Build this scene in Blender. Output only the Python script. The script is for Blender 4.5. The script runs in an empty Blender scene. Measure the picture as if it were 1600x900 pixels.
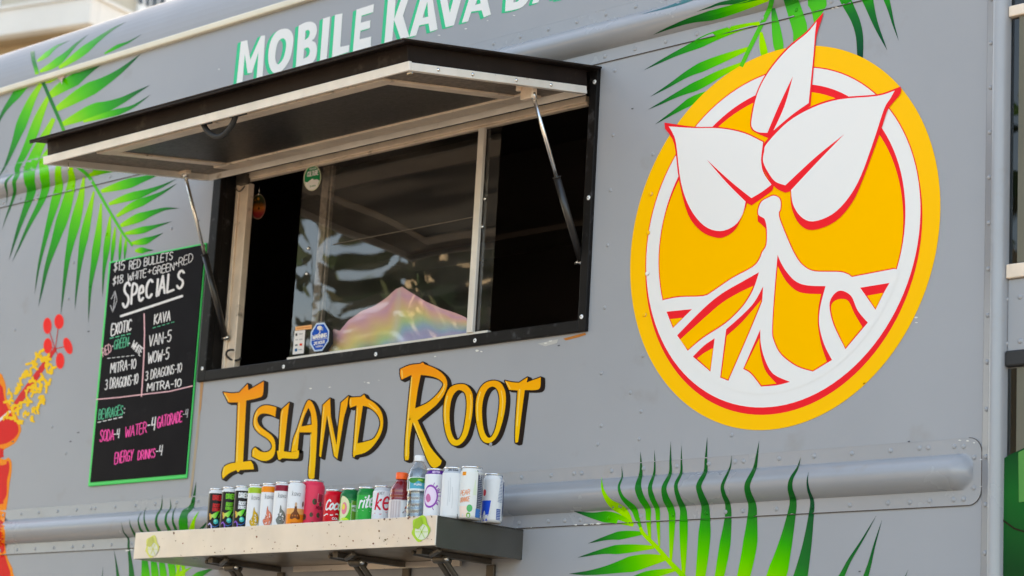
import bpy, bmesh, math, random
from mathutils import Vector, Matrix
from mathutils.geometry import delaunay_2d_cdt
random.seed(7)
sc = bpy.context.scene
S, Z0 = 0.56, 2.35                      # metres per layout unit, height of the emblem's centre
def P(u, v, w): return Vector((u*S, -w*S, v*S + Z0))   # along the truck side, up, out from the side

# ------------------------------------------------------------------ camera
FPX = 3602.281
YAW, PITCH, ROLL = -0.793306, 0.210317, 0.056245
CAM = Vector((7.218118, -8.976359, -2.790665))          # in layout units (u, -w, v)
fw = Vector((math.sin(YAW)*math.cos(PITCH), math.cos(YAW)*math.cos(PITCH), math.sin(PITCH)))
r0 = Vector((math.cos(YAW), -math.sin(YAW), 0)); u0 = r0.cross(fw)
RT = math.cos(ROLL)*r0 + math.sin(ROLL)*u0
UP = -math.sin(ROLL)*r0 + math.cos(ROLL)*u0
cd = bpy.data.cameras.new("camera"); cam = bpy.data.objects.new("camera", cd)
sc.collection.objects.link(cam); sc.camera = cam
cd.sensor_width = 36; cd.lens = FPX/1600*36; cd.clip_end = 2000; cd.clip_start = 0.1
m = Matrix((RT, UP, -fw)).transposed().to_4x4()
m.translation = Vector((CAM.x*S, CAM.y*S, CAM.z*S + Z0)); cam.matrix_world = m
cd.dof.use_dof = True; cd.dof.focus_distance = 6.6; cd.dof.aperture_fstop = 5.0

# ------------------------------------------------------------------ light
SUN = Vector((-0.62, 0.62, 0.48)).normalized()
w = bpy.data.worlds.new("World"); sc.world = w; w.use_nodes = True
nt = w.node_tree; bg = nt.nodes["Background"]
sky = nt.nodes.new("ShaderNodeTexSky"); sky.sky_type = 'NISHITA'; sky.sun_disc = False
sky.sun_elevation = math.asin(SUN.z); sky.sun_rotation = math.atan2(SUN.x, SUN.y)
sky.dust_density = 2.5; sky.air_density = 1.0; sky.ozone_density = 1.0
nt.links.new(sky.outputs[0], bg.inputs[0]); bg.inputs[1].default_value = 0.15
sl = bpy.data.lights.new("sun", 'SUN'); sl.energy = 4.8; sl.angle = math.radians(2.0); sl.color = (1, .93, .82)
so = bpy.data.objects.new("sun", sl); sc.collection.objects.link(so)
so.rotation_euler = (-SUN).to_track_quat('-Z', 'Y').to_euler()
sc.view_settings.view_transform = 'Standard'; sc.view_settings.look = 'None'
sc.view_settings.gamma = 1; sc.view_settings.use_curve_mapping = False
sc.view_settings.exposure = 2.12
sc.view_settings.use_white_balance = True; sc.view_settings.white_balance_temperature = 7950; sc.view_settings.white_balance_tint = 10

# ------------------------------------------------------------------ rays from the photograph
def ray(x, y): return (x-800)/FPX*RT - (y-450)/FPX*UP + fw
def at_w(x, y, w=0.0):
    d = ray(x, y); t = (-w - CAM.y)/d.y; q = CAM + t*d; return q.x, q.z
def at_u(x, y, u):
    d = ray(x, y); t = (u - CAM.x)/d.x; q = CAM + t*d; return q.z, -q.y
def at_v(x, y, v):
    d = ray(x, y); t = (v - CAM.z)/d.z; q = CAM + t*d; return q.x, -q.y
def to_px(u, v, w):
    q = Vector((u, -w, v)) - CAM; z = q.dot(fw)
    return 800 + FPX*q.dot(RT)/z, 450 - FPX*q.dot(UP)/z
# cross-section of the truck side (v, w): flat sheet, two pressed rub rails, rounded roof edge
BH, BW = 0.074, 0.086
LOW, HIGH = -1.275, 1.318
def bead(c): return [(c-BW + 2*BW*i/16, .006 + BH*(1-(2*i/16-1)**2)**.8) for i in range(17)]
RR = 0.48
def roof(n=14): return [(2.115 + RR*math.sin(a), -RR + RR*math.cos(a)) for a in [math.pi/2*i/n for i in range(n+1)]]
SEC = [(-3.3, 0), (LOW-.1575, 0), (LOW-.157, .006)] + bead(LOW) + [(LOW+.157, .006), (LOW+.1575, 0),
       (HIGH-.1575, 0), (HIGH-.157, .006)] + bead(HIGH) + [(HIGH+.157, .006), (HIGH+.1575, 0)] + roof()
def hit(x, y, off=0.002):
    d = ray(x, y); best = None
    for (v1, w1), (v2, w2) in zip(SEC, SEC[1:]):
        o = off
        # plane through the segment, extruded along u
        nv, nw = -(w2-w1), (v2-v1); L = math.hypot(nv, nw) or 1; nv /= L; nw /= L
        a = nv*(d.z) + nw*(-d.y)
        if abs(a) < 1e-9: continue
        b = nv*(v1 - CAM.z) + nw*(w1 + CAM.y) + o
        t = b/a
        if t <= 0: continue
        q = CAM + t*d; vv = q.z - nv*o; ww = -q.y - nw*o
        s = ((vv-v1)*(v2-v1) + (ww-w1)*(w2-w1))/(L*L)
        if -.03 <= s <= 1.03 and (best is None or t < best[0]): best = (t, q)
    if best is None:
        u, v = at_w(x, y, off); return P(u, v, off)
    q = best[1]; return P(q.x, q.z, -q.y)
def on_wall(off): return lambda x, y: hit(x, y, off)
def on_plane(wd): return lambda x, y: P(*at_w(x, y, wd), wd)

# ------------------------------------------------------------------ materials
def lin(c): return tuple(((x/255)/12.92 if x/255 <= .04045 else ((x/255+.055)/1.055)**2.4) for x in c)
def mat(name, col, rough=.5, metal=0, spec=.5, var=0, vscale=3, bump=0, bscale=20, attr=False, coat=0, stain=None, stretch=None):
    mt = bpy.data.materials.new(name); mt.use_nodes = True
    n = mt.node_tree.nodes; l = mt.node_tree.links; b = n["Principled BSDF"]
    b.inputs["Base Color"].default_value = (*col, 1); b.inputs["Roughness"].default_value = rough
    b.inputs["Metallic"].default_value = metal; b.inputs["Specular IOR Level"].default_value = spec
    b.inputs["Coat Weight"].default_value = coat; b.inputs["Coat Roughness"].default_value = .08
    src = None
    tc = n.new("ShaderNodeTexCoord"); co = tc.outputs["Object"]
    if stretch:
        mp = n.new("ShaderNodeMapping"); mp.inputs["Scale"].default_value = stretch
        l.new(co, mp.inputs[0]); co = mp.outputs[0]
    if attr:
        a = n.new("ShaderNodeVertexColor"); a.layer_name = "Col"; src = a.outputs[0]
    def noise(sc_, det=5, rg=.55):
        t = n.new("ShaderNodeTexNoise"); t.inputs["Scale"].default_value = sc_; t.inputs["Detail"].default_value = det
        t.inputs["Roughness"].default_value = rg; l.new(co, t.inputs["Vector"]); return t
    if var:
        t = noise(vscale); mr = n.new("ShaderNodeMapRange")
        mr.inputs["From Min"].default_value = .3; mr.inputs["From Max"].default_value = .7
        mr.inputs["To Min"].default_value = 1-var; mr.inputs["To Max"].default_value = 1+var
        l.new(t.outputs["Fac"], mr.inputs[0])
        mx = n.new("ShaderNodeVectorMath"); mx.operation = 'SCALE'
        if src: l.new(src, mx.inputs[0])
        else: mx.inputs[0].default_value = col
        l.new(mr.outputs[0], mx.inputs["Scale"]); src = mx.outputs[0]
        mr2 = n.new("ShaderNodeMapRange"); mr2.inputs["To Min"].default_value = max(rough-.1, .03); mr2.inputs["To Max"].default_value = rough+.12
        t2 = noise(vscale*2.3); l.new(t2.outputs["Fac"], mr2.inputs[0]); l.new(mr2.outputs[0], b.inputs["Roughness"])
    if stain:
        scol, sscale, lo, hi = stain
        t = noise(sscale, 6, .6); rp = n.new("ShaderNodeMapRange"); rp.inputs["From Min"].default_value = lo; rp.inputs["From Max"].default_value = hi
        l.new(t.outputs["Fac"], rp.inputs[0]); mx = n.new("ShaderNodeMix"); mx.data_type = 'RGBA'
        l.new(rp.outputs[0], mx.inputs["Factor"])
        if src: l.new(src, mx.inputs["A"])
        else: mx.inputs["A"].default_value = (*col, 1)
        mx.inputs["B"].default_value = (*scol, 1); src = mx.outputs["Result"]
    if src: l.new(src, b.inputs["Base Color"])
    if bump:
        t = noise(bscale, 3); bp = n.new("ShaderNodeBump"); bp.inputs["Strength"].default_value = 1; bp.inputs["Distance"].default_value = bump
        l.new(t.outputs["Fac"], bp.inputs["Height"]); l.new(bp.outputs[0], b.inputs["Normal"])
    return mt
GREY = (.338, .345, .366)
M = {}
M['paint'] = mat('grey_paint', GREY, .33, spec=.22, var=.045, vscale=1.3, bump=.006, bscale=1.1, stain=((.27, .25, .22), 5, .62, .9))
M['roof'] = mat('roof_paint', GREY, .6, spec=.25, var=.05, vscale=2)
M['rail'] = mat('grey_rail_paint', tuple(x*.94 for x in GREY), .24, spec=.6, var=.05, vscale=2, bump=.0012, bscale=4, stain=((.28, .25, .21), 6, .6, .85))
M['print'] = mat('vinyl_print', (1, 1, 1), .3, spec=.09, attr=True, bump=.004, bscale=1.1)
M['chalk'] = mat('chalk_marker', (1, 1, 1), .7, attr=True, var=.06, vscale=30)
M['dark'] = mat('dark_brown_paint', (.016, .010, .008), .5, spec=.16, var=.3, vscale=8, stain=((.09, .07, .055), 9, .58, .8))
M['black'] = mat('black_frame_paint', (.009, .008, .008), .45, spec=.14, var=.3, vscale=9, stain=((.08, .08, .085), 25, .6, .8))
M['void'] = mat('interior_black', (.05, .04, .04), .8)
M['alum'] = mat('aluminium', (.78, .73, .67), .4, metal=.25, var=.1, vscale=9, stain=((.30, .20, .12), 14, .66, .8))
M['alum2'] = mat('aged_aluminium', (.80, .66, .53), .45, metal=.2, var=.12, vscale=12, stain=((.2, .14, .09), 20, .62, .8))
M['galv'] = mat('galvanised_sheet', (.065, .062, .062), .42, metal=.7, var=.3, vscale=40, bump=.0005, bscale=180)
M['dust'] = mat('dusty_galvanised', (.22, .18, .145), .6, metal=.4, var=.35, vscale=60)
M['cream'] = mat('cream_rail', (.74, .67, .53), .45, var=.06, vscale=5, stain=((.4, .3, .2), 12, .66, .85))
M['steel'] = mat('bright_steel', (.75, .74, .72), .2, metal=.95)
M['strut'] = mat('strut_black', (.02, .018, .018), .3)
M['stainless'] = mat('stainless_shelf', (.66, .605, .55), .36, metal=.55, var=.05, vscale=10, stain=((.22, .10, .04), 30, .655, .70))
M['bracket'] = mat('bracket_steel', (.10, .085, .07), .45, metal=.6, var=.2, vscale=20)
M['rubber'] = mat('rubber', (.015, .015, .016), .6)
M['board'] = mat('chalkboard', (.0045, .0036, .0055), .5, spec=.06, var=.2, vscale=6, stain=((.03, .03, .03), 9, .62, .85))
M['green'] = mat('green_frame', lin((10, 205, 95)), .4)
M['seal_gap_shade'] = mat('dark_seam', (.05, .035, .03), .7)
M['chip'] = mat('white_chip', (.75, .75, .73), .6)
M['can'] = mat('can_print', (1, 1, 1), .3, spec=.16, attr=True)
M['canlid'] = mat('can_lid', (.82, .82, .82), .2, metal=.9)
M['film'] = mat('iridescent_film', (1, 1, 1), .25, attr=True, bump=.004, bscale=5)
M['foldfilm'] = mat('clear_film_fold', (.62, .60, .58), .2)
M['orangecap'] = mat('orange_cap', lin((255, 95, 15)), .4)
M['whitecap'] = mat('white_cap', (.8, .8, .8), .4)
M['redjuice'] = mat('red_drink', (.22, .008, .012), .1, coat=.6)
def glass(name, tint=(1, 1, 1), minr=.06, rough=0.0, dirt=None):
    mt = bpy.data.materials.new(name); mt.use_nodes = True; n = mt.node_tree.nodes; l = mt.node_tree.links; n.clear()
    out = n.new("ShaderNodeOutputMaterial"); tr = n.new("ShaderNodeBsdfTransparent"); tr.inputs[0].default_value = (*tint, 1)
    gl = n.new("ShaderNodeBsdfGlossy"); gl.inputs["Roughness"].default_value = rough
    fr = n.new("ShaderNodeLayerWeight"); fr.inputs["Blend"].default_value = .5
    pw = n.new("ShaderNodeMath"); pw.operation = 'POWER'; pw.inputs[1].default_value = 3.5; l.new(fr.outputs["Facing"], pw.inputs[0])
    mr = n.new("ShaderNodeMapRange"); mr.inputs["To Min"].default_value = minr; mr.inputs["To Max"].default_value = 1
    l.new(pw.outputs[0], mr.inputs[0]); mx = n.new("ShaderNodeMixShader"); l.new(mr.outputs[0], mx.inputs[0])
    l.new(tr.outputs[0], mx.inputs[1]); l.new(gl.outputs[0], mx.inputs[2]); last = mx.outputs[0]
    tc = n.new("ShaderNodeTexCoord")
    nz = n.new("ShaderNodeTexNoise"); nz.inputs["Scale"].default_value = 2.0; nz.inputs["Detail"].default_value = 0; l.new(tc.outputs["Object"], nz.inputs[0])
    bp = n.new("ShaderNodeBump"); bp.inputs["Distance"].default_value = .008; l.new(nz.outputs["Fac"], bp.inputs["Height"]); l.new(bp.outputs[0], gl.inputs["Normal"])
    if dirt:
        df = n.new("ShaderNodeBsdfDiffuse"); df.inputs[0].default_value = (.55, .5, .45, 1)
        mp = n.new("ShaderNodeMapping"); mp.inputs["Scale"].default_value = (1.2, 1.2, 9); l.new(tc.outputs["Object"], mp.inputs[0])
        n2 = n.new("ShaderNodeTexNoise"); n2.inputs["Scale"].default_value = 2; n2.inputs["Detail"].default_value = 6; l.new(mp.outputs[0], n2.inputs[0])
        r2 = n.new("ShaderNodeMapRange"); r2.inputs["From Min"].default_value = .42; r2.inputs["From Max"].default_value = .8; r2.inputs["To Min"].default_value = dirt*.35; r2.inputs["To Max"].default_value = dirt*2.2
        l.new(n2.outputs["Fac"], r2.inputs[0]); m2 = n.new("ShaderNodeMixShader"); l.new(r2.outputs[0], m2.inputs[0]); l.new(last, m2.inputs[1]); l.new(df.outputs[0], m2.inputs[2]); last = m2.outputs[0]
    l.new(last, out.inputs[0]); return mt
M['glass'] = glass('window_glass', (.93, .93, .93), .115, .01, .05)
M['pet'] = glass('clear_plastic', (.90, .94, .97), .10, .03)
M['darkglass'] = glass('cab_glass', (.25, .25, .24), .06)

# ------------------------------------------------------------------ mesh builder
class MB:
    def __init__(s): s.v = []; s.f = []; s.c = []; s.m = []; s.sm = []
    def add(s, vs, fs, col=None, mi=0, smooth=False):
        b = len(s.v); s.v += [Vector(q) for q in vs]
        if col is None: s.c += [(1, 1, 1)]*len(vs)
        elif isinstance(col, list): s.c += col
        else: s.c += [col]*len(vs)
        for f in fs: s.f.append([b+i for i in f]); s.m.append(mi); s.sm.append(smooth)
    def box(s, ur, vr, wr, col=None, mi=0):
        q = [P(u, v, w) for u in ur for v in vr for w in wr]
        s.add(q, [(0, 1, 3, 2), (4, 6, 7, 5), (0, 4, 5, 1), (2, 3, 7, 6), (0, 2, 6, 4), (1, 5, 7, 3)], col, mi)
    def prism(s, pts, d, col=None, mi=0):            # planar polygon (Vectors) swept by vector d
        n = len(pts); d = Vector(d)
        s.add(pts + [q+d for q in pts], [list(range(n))[::-1], list(range(n, 2*n))] + [(i, (i+1) % n, n+(i+1) % n, n+i) for i in range(n)], col, mi)
    def tube(s, pts, r, n=10, col=None, mi=0, cap=True):
        pts = [Vector(q) for q in pts]; rs = r if isinstance(r, list) else [r]*len(pts); rings = []
        for i, q in enumerate(pts):
            t = (pts[min(i+1, len(pts)-1)] - pts[max(i-1, 0)]).normalized()
            a = t.cross(Vector((.13, .22, .96))).normalized(); b = t.cross(a)
            rings += [q + rs[i]*(math.cos(2*math.pi*k/n)*a + math.sin(2*math.pi*k/n)*b) for k in range(n)]
        fs = [(i*n+k, i*n+(k+1) % n, (i+1)*n+(k+1) % n, (i+1)*n+k) for i in range(len(pts)-1) for k in range(n)]
        if cap: fs += [list(range(n))[::-1], list(range((len(pts)-1)*n, len(pts)*n))]
        s.add(rings, fs, col, mi, True)
    def lathe(s, prof, n=32, cols=None, mi=0, base=Vector((0, 0, 0))):
        vs = [base + Vector((r*math.cos(2*math.pi*k/n), r*math.sin(2*math.pi*k/n), z)) for r, z in prof for k in range(n)]
        fs = [(i*n+k, i*n+(k+1) % n, (i+1)*n+(k+1) % n, (i+1)*n+k) for i in range(len(prof)-1) for k in range(n)]
        s.add(vs, fs, [c for c in cols for k in range(n)] if cols else None, mi, True)
    def dome(s, c, ax, r, h, n=10, col=None, mi=0):   # rivet head
        ax = Vector(ax).normalized(); a = ax.cross(Vector((.1, .3, .9))).normalized(); b = ax.cross(a); vs = []
        for rr, hh in ((1, 0), (.86, .55), (.5, .9)):
            vs += [c + ax*h*hh + r*rr*(math.cos(2*math.pi*k/n)*a + math.sin(2*math.pi*k/n)*b) for k in range(n)]
        vs.append(c + ax*h)
        fs = [(i*n+k, i*n+(k+1) % n, (i+1)*n+(k+1) % n, (i+1)*n+k) for i in range(2) for k in range(n)] + [(2*n+k, 2*n+(k+1) % n, 3*n) for k in range(n)]
        s.add(vs, fs, col, mi, True)
    def build(s, name, mats, parent=None, bevel=0, label=None):
        me = bpy.data.meshes.new(name); me.from_pydata([tuple(q) for q in s.v], [], s.f)
        for mm in (mats if isinstance(mats, list) else [mats]): me.materials.append(mm)
        for p, i, sm in zip(me.polygons, s.m, s.sm): p.material_index = i; p.use_smooth = sm
        ca = me.color_attributes.new("Col", 'FLOAT_COLOR', 'POINT')
        ca.data.foreach_set("color", [x for c in s.c for x in (*c, 1)])
        me.update(); o = bpy.data.objects.new(name, me); sc.collection.objects.link(o)
        if bevel:
            bv = o.modifiers.new("bevel", 'BEVEL'); bv.width = bevel; bv.segments = 2; bv.limit_method = 'ANGLE'
        if parent:
            o.parent = parent; o.matrix_parent_inverse = world_of(parent).inverted()
        if label: o["label"] = label
        return o
def world_of(o):
    return (world_of(o.parent) @ o.matrix_parent_inverse @ o.matrix_basis) if o.parent else o.matrix_basis.copy()
def empty(name, loc, label, cat, group=None):
    o = bpy.data.objects.new(name, None); sc.collection.objects.link(o); o.location = loc
    o.empty_display_size = .1; tag(o, label, cat, group); return o
def tag(o, label=None, cat=None, group=None, kind=None):
    for k, x in (("label", label), ("category", cat), ("group", group), ("kind", kind)):
        if x: o[k] = x
    return o

# ------------------------------------------------------------------ flat print helpers
def inside(x, y, poly):
    r = False; j = len(poly)-1
    for i in range(len(poly)):
        (xi, yi), (xj, yj) = poly[i], poly[j]
        if (yi > y) != (yj > y) and x < (xj-xi)*(y-yi)/(yj-yi)+xi: r = not r
        j = i
    return r
def tri(polys, holes=()):
    vs, es = [], []
    for q in list(polys)+list(holes):
        b = len(vs); vs += [Vector(p[:2]) for p in q]; es += [(b+i, b+(i+1) % len(q)) for i in range(len(q))]
    r = delaunay_2d_cdt(vs, es, [], 0, 1e-5); V = [tuple(q) for q in r[0]]; out = []
    bb = [(min(p[0] for p in q), max(p[0] for p in q), min(p[1] for p in q), max(p[1] for p in q), q) for q in polys]
    hb = [(min(p[0] for p in q), max(p[0] for p in q), min(p[1] for p in q), max(p[1] for p in q), q) for q in holes]
    for t in r[2]:
        x = sum(V[i][0] for i in t)/3; y = sum(V[i][1] for i in t)/3
        if any(a <= x <= b and c <= y <= d and inside(x, y, q) for a, b, c, d, q in bb) and not any(a <= x <= b and c <= y <= d and inside(x, y, q) for a, b, c, d, q in hb): out.append(tuple(t))
    return V, out
def curve(pts, n=4, closed=True):
    """Catmull-Rom through the points; a third entry marks a sharp corner"""
    N = len(pts); out = []
    rng = range(N) if closed else range(N-1)
    for i in rng:
        p1 = pts[i]; p2 = pts[(i+1) % N]
        p0 = pts[(i-1) % N] if (closed or i > 0) else p1
        p3 = pts[(i+2) % N] if (closed or i+2 < N) else p2
        if len(p1) > 2: p0 = p1
        if len(p2) > 2: p3 = p2
        for k in range(n):
            t = k/n; q = []
            for a in (0, 1):
                q.append(.5*(2*p1[a] + (p2[a]-p0[a])*t + (2*p0[a]-5*p1[a]+4*p2[a]-p3[a])*t*t + (3*p1[a]-p0[a]-3*p2[a]+p3[a])*t**3))
            out.append(tuple(q))
    if not closed: out.append(tuple(pts[-1][:2]))
    return out
def hull(pts):
    pts = sorted(set((round(x, 4), round(y, 4)) for x, y in pts))
    def half(ps):
        h = []
        for p in ps:
            while len(h) > 1 and (h[-1][0]-h[-2][0])*(p[1]-h[-2][1]) - (h[-1][1]-h[-2][1])*(p[0]-h[-2][0]) <= 0: h.pop()
            h.append(p)
        return h
    a = half(pts); b = half(pts[::-1]); return a[:-1]+b[:-1]
def sweep(poly, kern, closed=True):
    """polygon grown by a convex kernel, as pieces for a union"""
    out = [poly] if closed and len(poly) > 2 else []
    n = len(poly)
    for i in range(n if closed else n-1):
        a, b = poly[i], poly[(i+1) % n]
        out.append(hull([(a[0]+x, a[1]+y) for x, y in kern] + [(b[0]+x, b[1]+y) for x, y in kern]))
    return out
def disc(r, n=8, dx=0, dy=0, ry=None): return [(dx + r*math.cos(2*math.pi*(k+.5)/n), dy + (ry or r)*math.sin(2*math.pi*(k+.5)/n)) for k in range(n)]
def grow(poly, r, n=8): return sweep(poly, disc(r, n))
def stroke(pts, wd, n=8): return sweep(pts, disc(wd/2, n), False)
class Decal:
    def __init__(s): s.mb = MB()
    def fill(s, polys, col, fm, holes=(), refine=0):
        """polys in photograph pixels, fm maps a pixel to a point on the real surface"""
        V, T = tri(polys, holes)
        if refine:
            bm = bmesh.new(); bv = [bm.verts.new((x, y, 0)) for x, y in V]
            for t in T:
                try: bm.faces.new([bv[i] for i in t])
                except ValueError: pass
            for _ in range(6):
                le = [e for e in bm.edges if e.calc_length() > refine]
                if not le: break
                bmesh.ops.subdivide_edges(bm, edges=le, cuts=1); bmesh.ops.triangulate(bm, faces=bm.faces[:])
            bm.verts.ensure_lookup_table(); bm.verts.index_update()
            V = [(q.co.x, q.co.y) for q in bm.verts]; T = [tuple(q.index for q in f.verts) for f in bm.faces]; bm.free()
        used = sorted({i for t in T for i in t}); mp = {i: k for k, i in enumerate(used)}
        pts = [fm(*V[i]) for i in used]; F = []
        for a, b, c in T:
            ar = (V[b][0]-V[a][0])*(V[c][1]-V[a][1]) - (V[b][1]-V[a][1])*(V[c][0]-V[a][0])
            F.append((mp[a], mp[c], mp[b]) if ar > 0 else (mp[a], mp[b], mp[c]))
        cols = [col(*V[i]) for i in used] if callable(col) else [col]*len(used)
        s.mb.add(pts, F, cols)
    def build(s, name, parent, m='print', label=None): return s.mb.build(name, M[m], parent, label=label)
def c8(r, g, b, k=.94): return tuple(x*k for x in lin((r, g, b)))
GA, GB, GC, GD, GE = c8(160, 228, 0), c8(75, 200, 0), c8(0, 165, 12), c8(0, 112, 40), c8(0, 62, 48)
PAL = {'n': [(0, GA), (.3, GB), (.5, GC), (.82, GD), (1, GE)],
       'm': [(0, GB), (.35, GC), (.75, GD), (1, GE)],
       'd': [(0, GC), (.3, GD), (1, GE)],
       'l': [(0, GA), (.6, GA), (1, GB)],
       'k': [(0, GA), (.28, GB), (.42, GC), (.55, c8(0, 120, 35)), (1, c8(0, 70, 35))],
       't': [(0, c8(0, 120, 110)), (1, c8(60, 110, 130))],
       's': [(0, c8(0, 105, 45)), (.5, c8(20, 135, 40)), (.8, c8(80, 190, 20)), (1, GA)],
       'r': [(0, c8(0, 115, 40)), (.25, c8(55, 190, 40)), (1, c8(80, 200, 30))]}
def ramp(st, t):
    for (a, ca), (b, cb) in zip(st, st[1:]):
        if t <= b: k = (t-a)/(b-a); return tuple(x+(y-x)*k for x, y in zip(ca, cb))
    return st[-1][1]
def leaflet(mb, sp, wd, pal='n', peak=.4, fm=None, n=None, w0=.35, tipw=0.0):
    """a tapering printed leaf blade along pixel spine sp, widest (wd pixels) at peak"""
    q = curve(sp, 8, False); L = [0]
    for a, b in zip(q, q[1:]): L.append(L[-1]+math.dist(a, b))
    vs, cs, fs, hs_ = [], [], [], []; T = L[-1]
    for i, p in enumerate(q):
        t = L[i]/T; a = q[max(i-1, 0)]; b = q[min(i+1, len(q)-1)]; d = math.dist(a, b) or 1
        nx, ny = -(b[1]-a[1])/d, (b[0]-a[0])/d
        if t < peak: k = w0 + (1-w0)*math.sin(math.pi/2*t/peak)
        else: k = tipw + (1-tipw)*(1-((t-peak)/(1-peak)))**.95*(1-.18*math.sin(math.pi*(t-peak)/(1-peak)))
        h = max(wd*k/2, .15); hs_.append(h)
        for sgn in (-1, 0, 1):
            vs.append(fm(p[0]+sgn*nx*h, p[1]+sgn*ny*h))
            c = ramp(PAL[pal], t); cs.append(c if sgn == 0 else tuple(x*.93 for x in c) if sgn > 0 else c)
        if i:
            e = 3*i; fs += [(e-3, e-2, e+1, e), (e-2, e-1, e+2, e+1)]
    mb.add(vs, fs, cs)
    for (u, v), (rx, ry) in RIVPX:
        for i in range(len(q)-1):
            if math.dist(q[i], (rx, ry)) < hs_[i]-1 and math.dist(q[i], q[0]) > 3: mb.dome(P(u, v, base_w(v)+.0015), (0, -1, 0), .0128*S, .0066*S, 8, col=tuple(x*.9 for x in ramp(PAL[pal], L[i]/T))); break
def band(mb, sp, w1, w2, pal, fm):
    q = curve(sp, 6, False); vs, cs, fs = [], [], []
    for i, p in enumerate(q):
        t = i/(len(q)-1); a = q[max(i-1, 0)]; b = q[min(i+1, len(q)-1)]; d = math.dist(a, b) or 1
        nx, ny = -(b[1]-a[1])/d, (b[0]-a[0])/d; h = (w1+(w2-w1)*t)/2
        vs += [fm(p[0]-nx*h, p[1]-ny*h), fm(p[0]+nx*h, p[1]+ny*h)]; cs += [ramp(PAL[pal], t)]*2
        if i: e = 2*i; fs.append((e-2, e-1, e+1, e))
    mb.add(vs, fs, cs)
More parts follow.
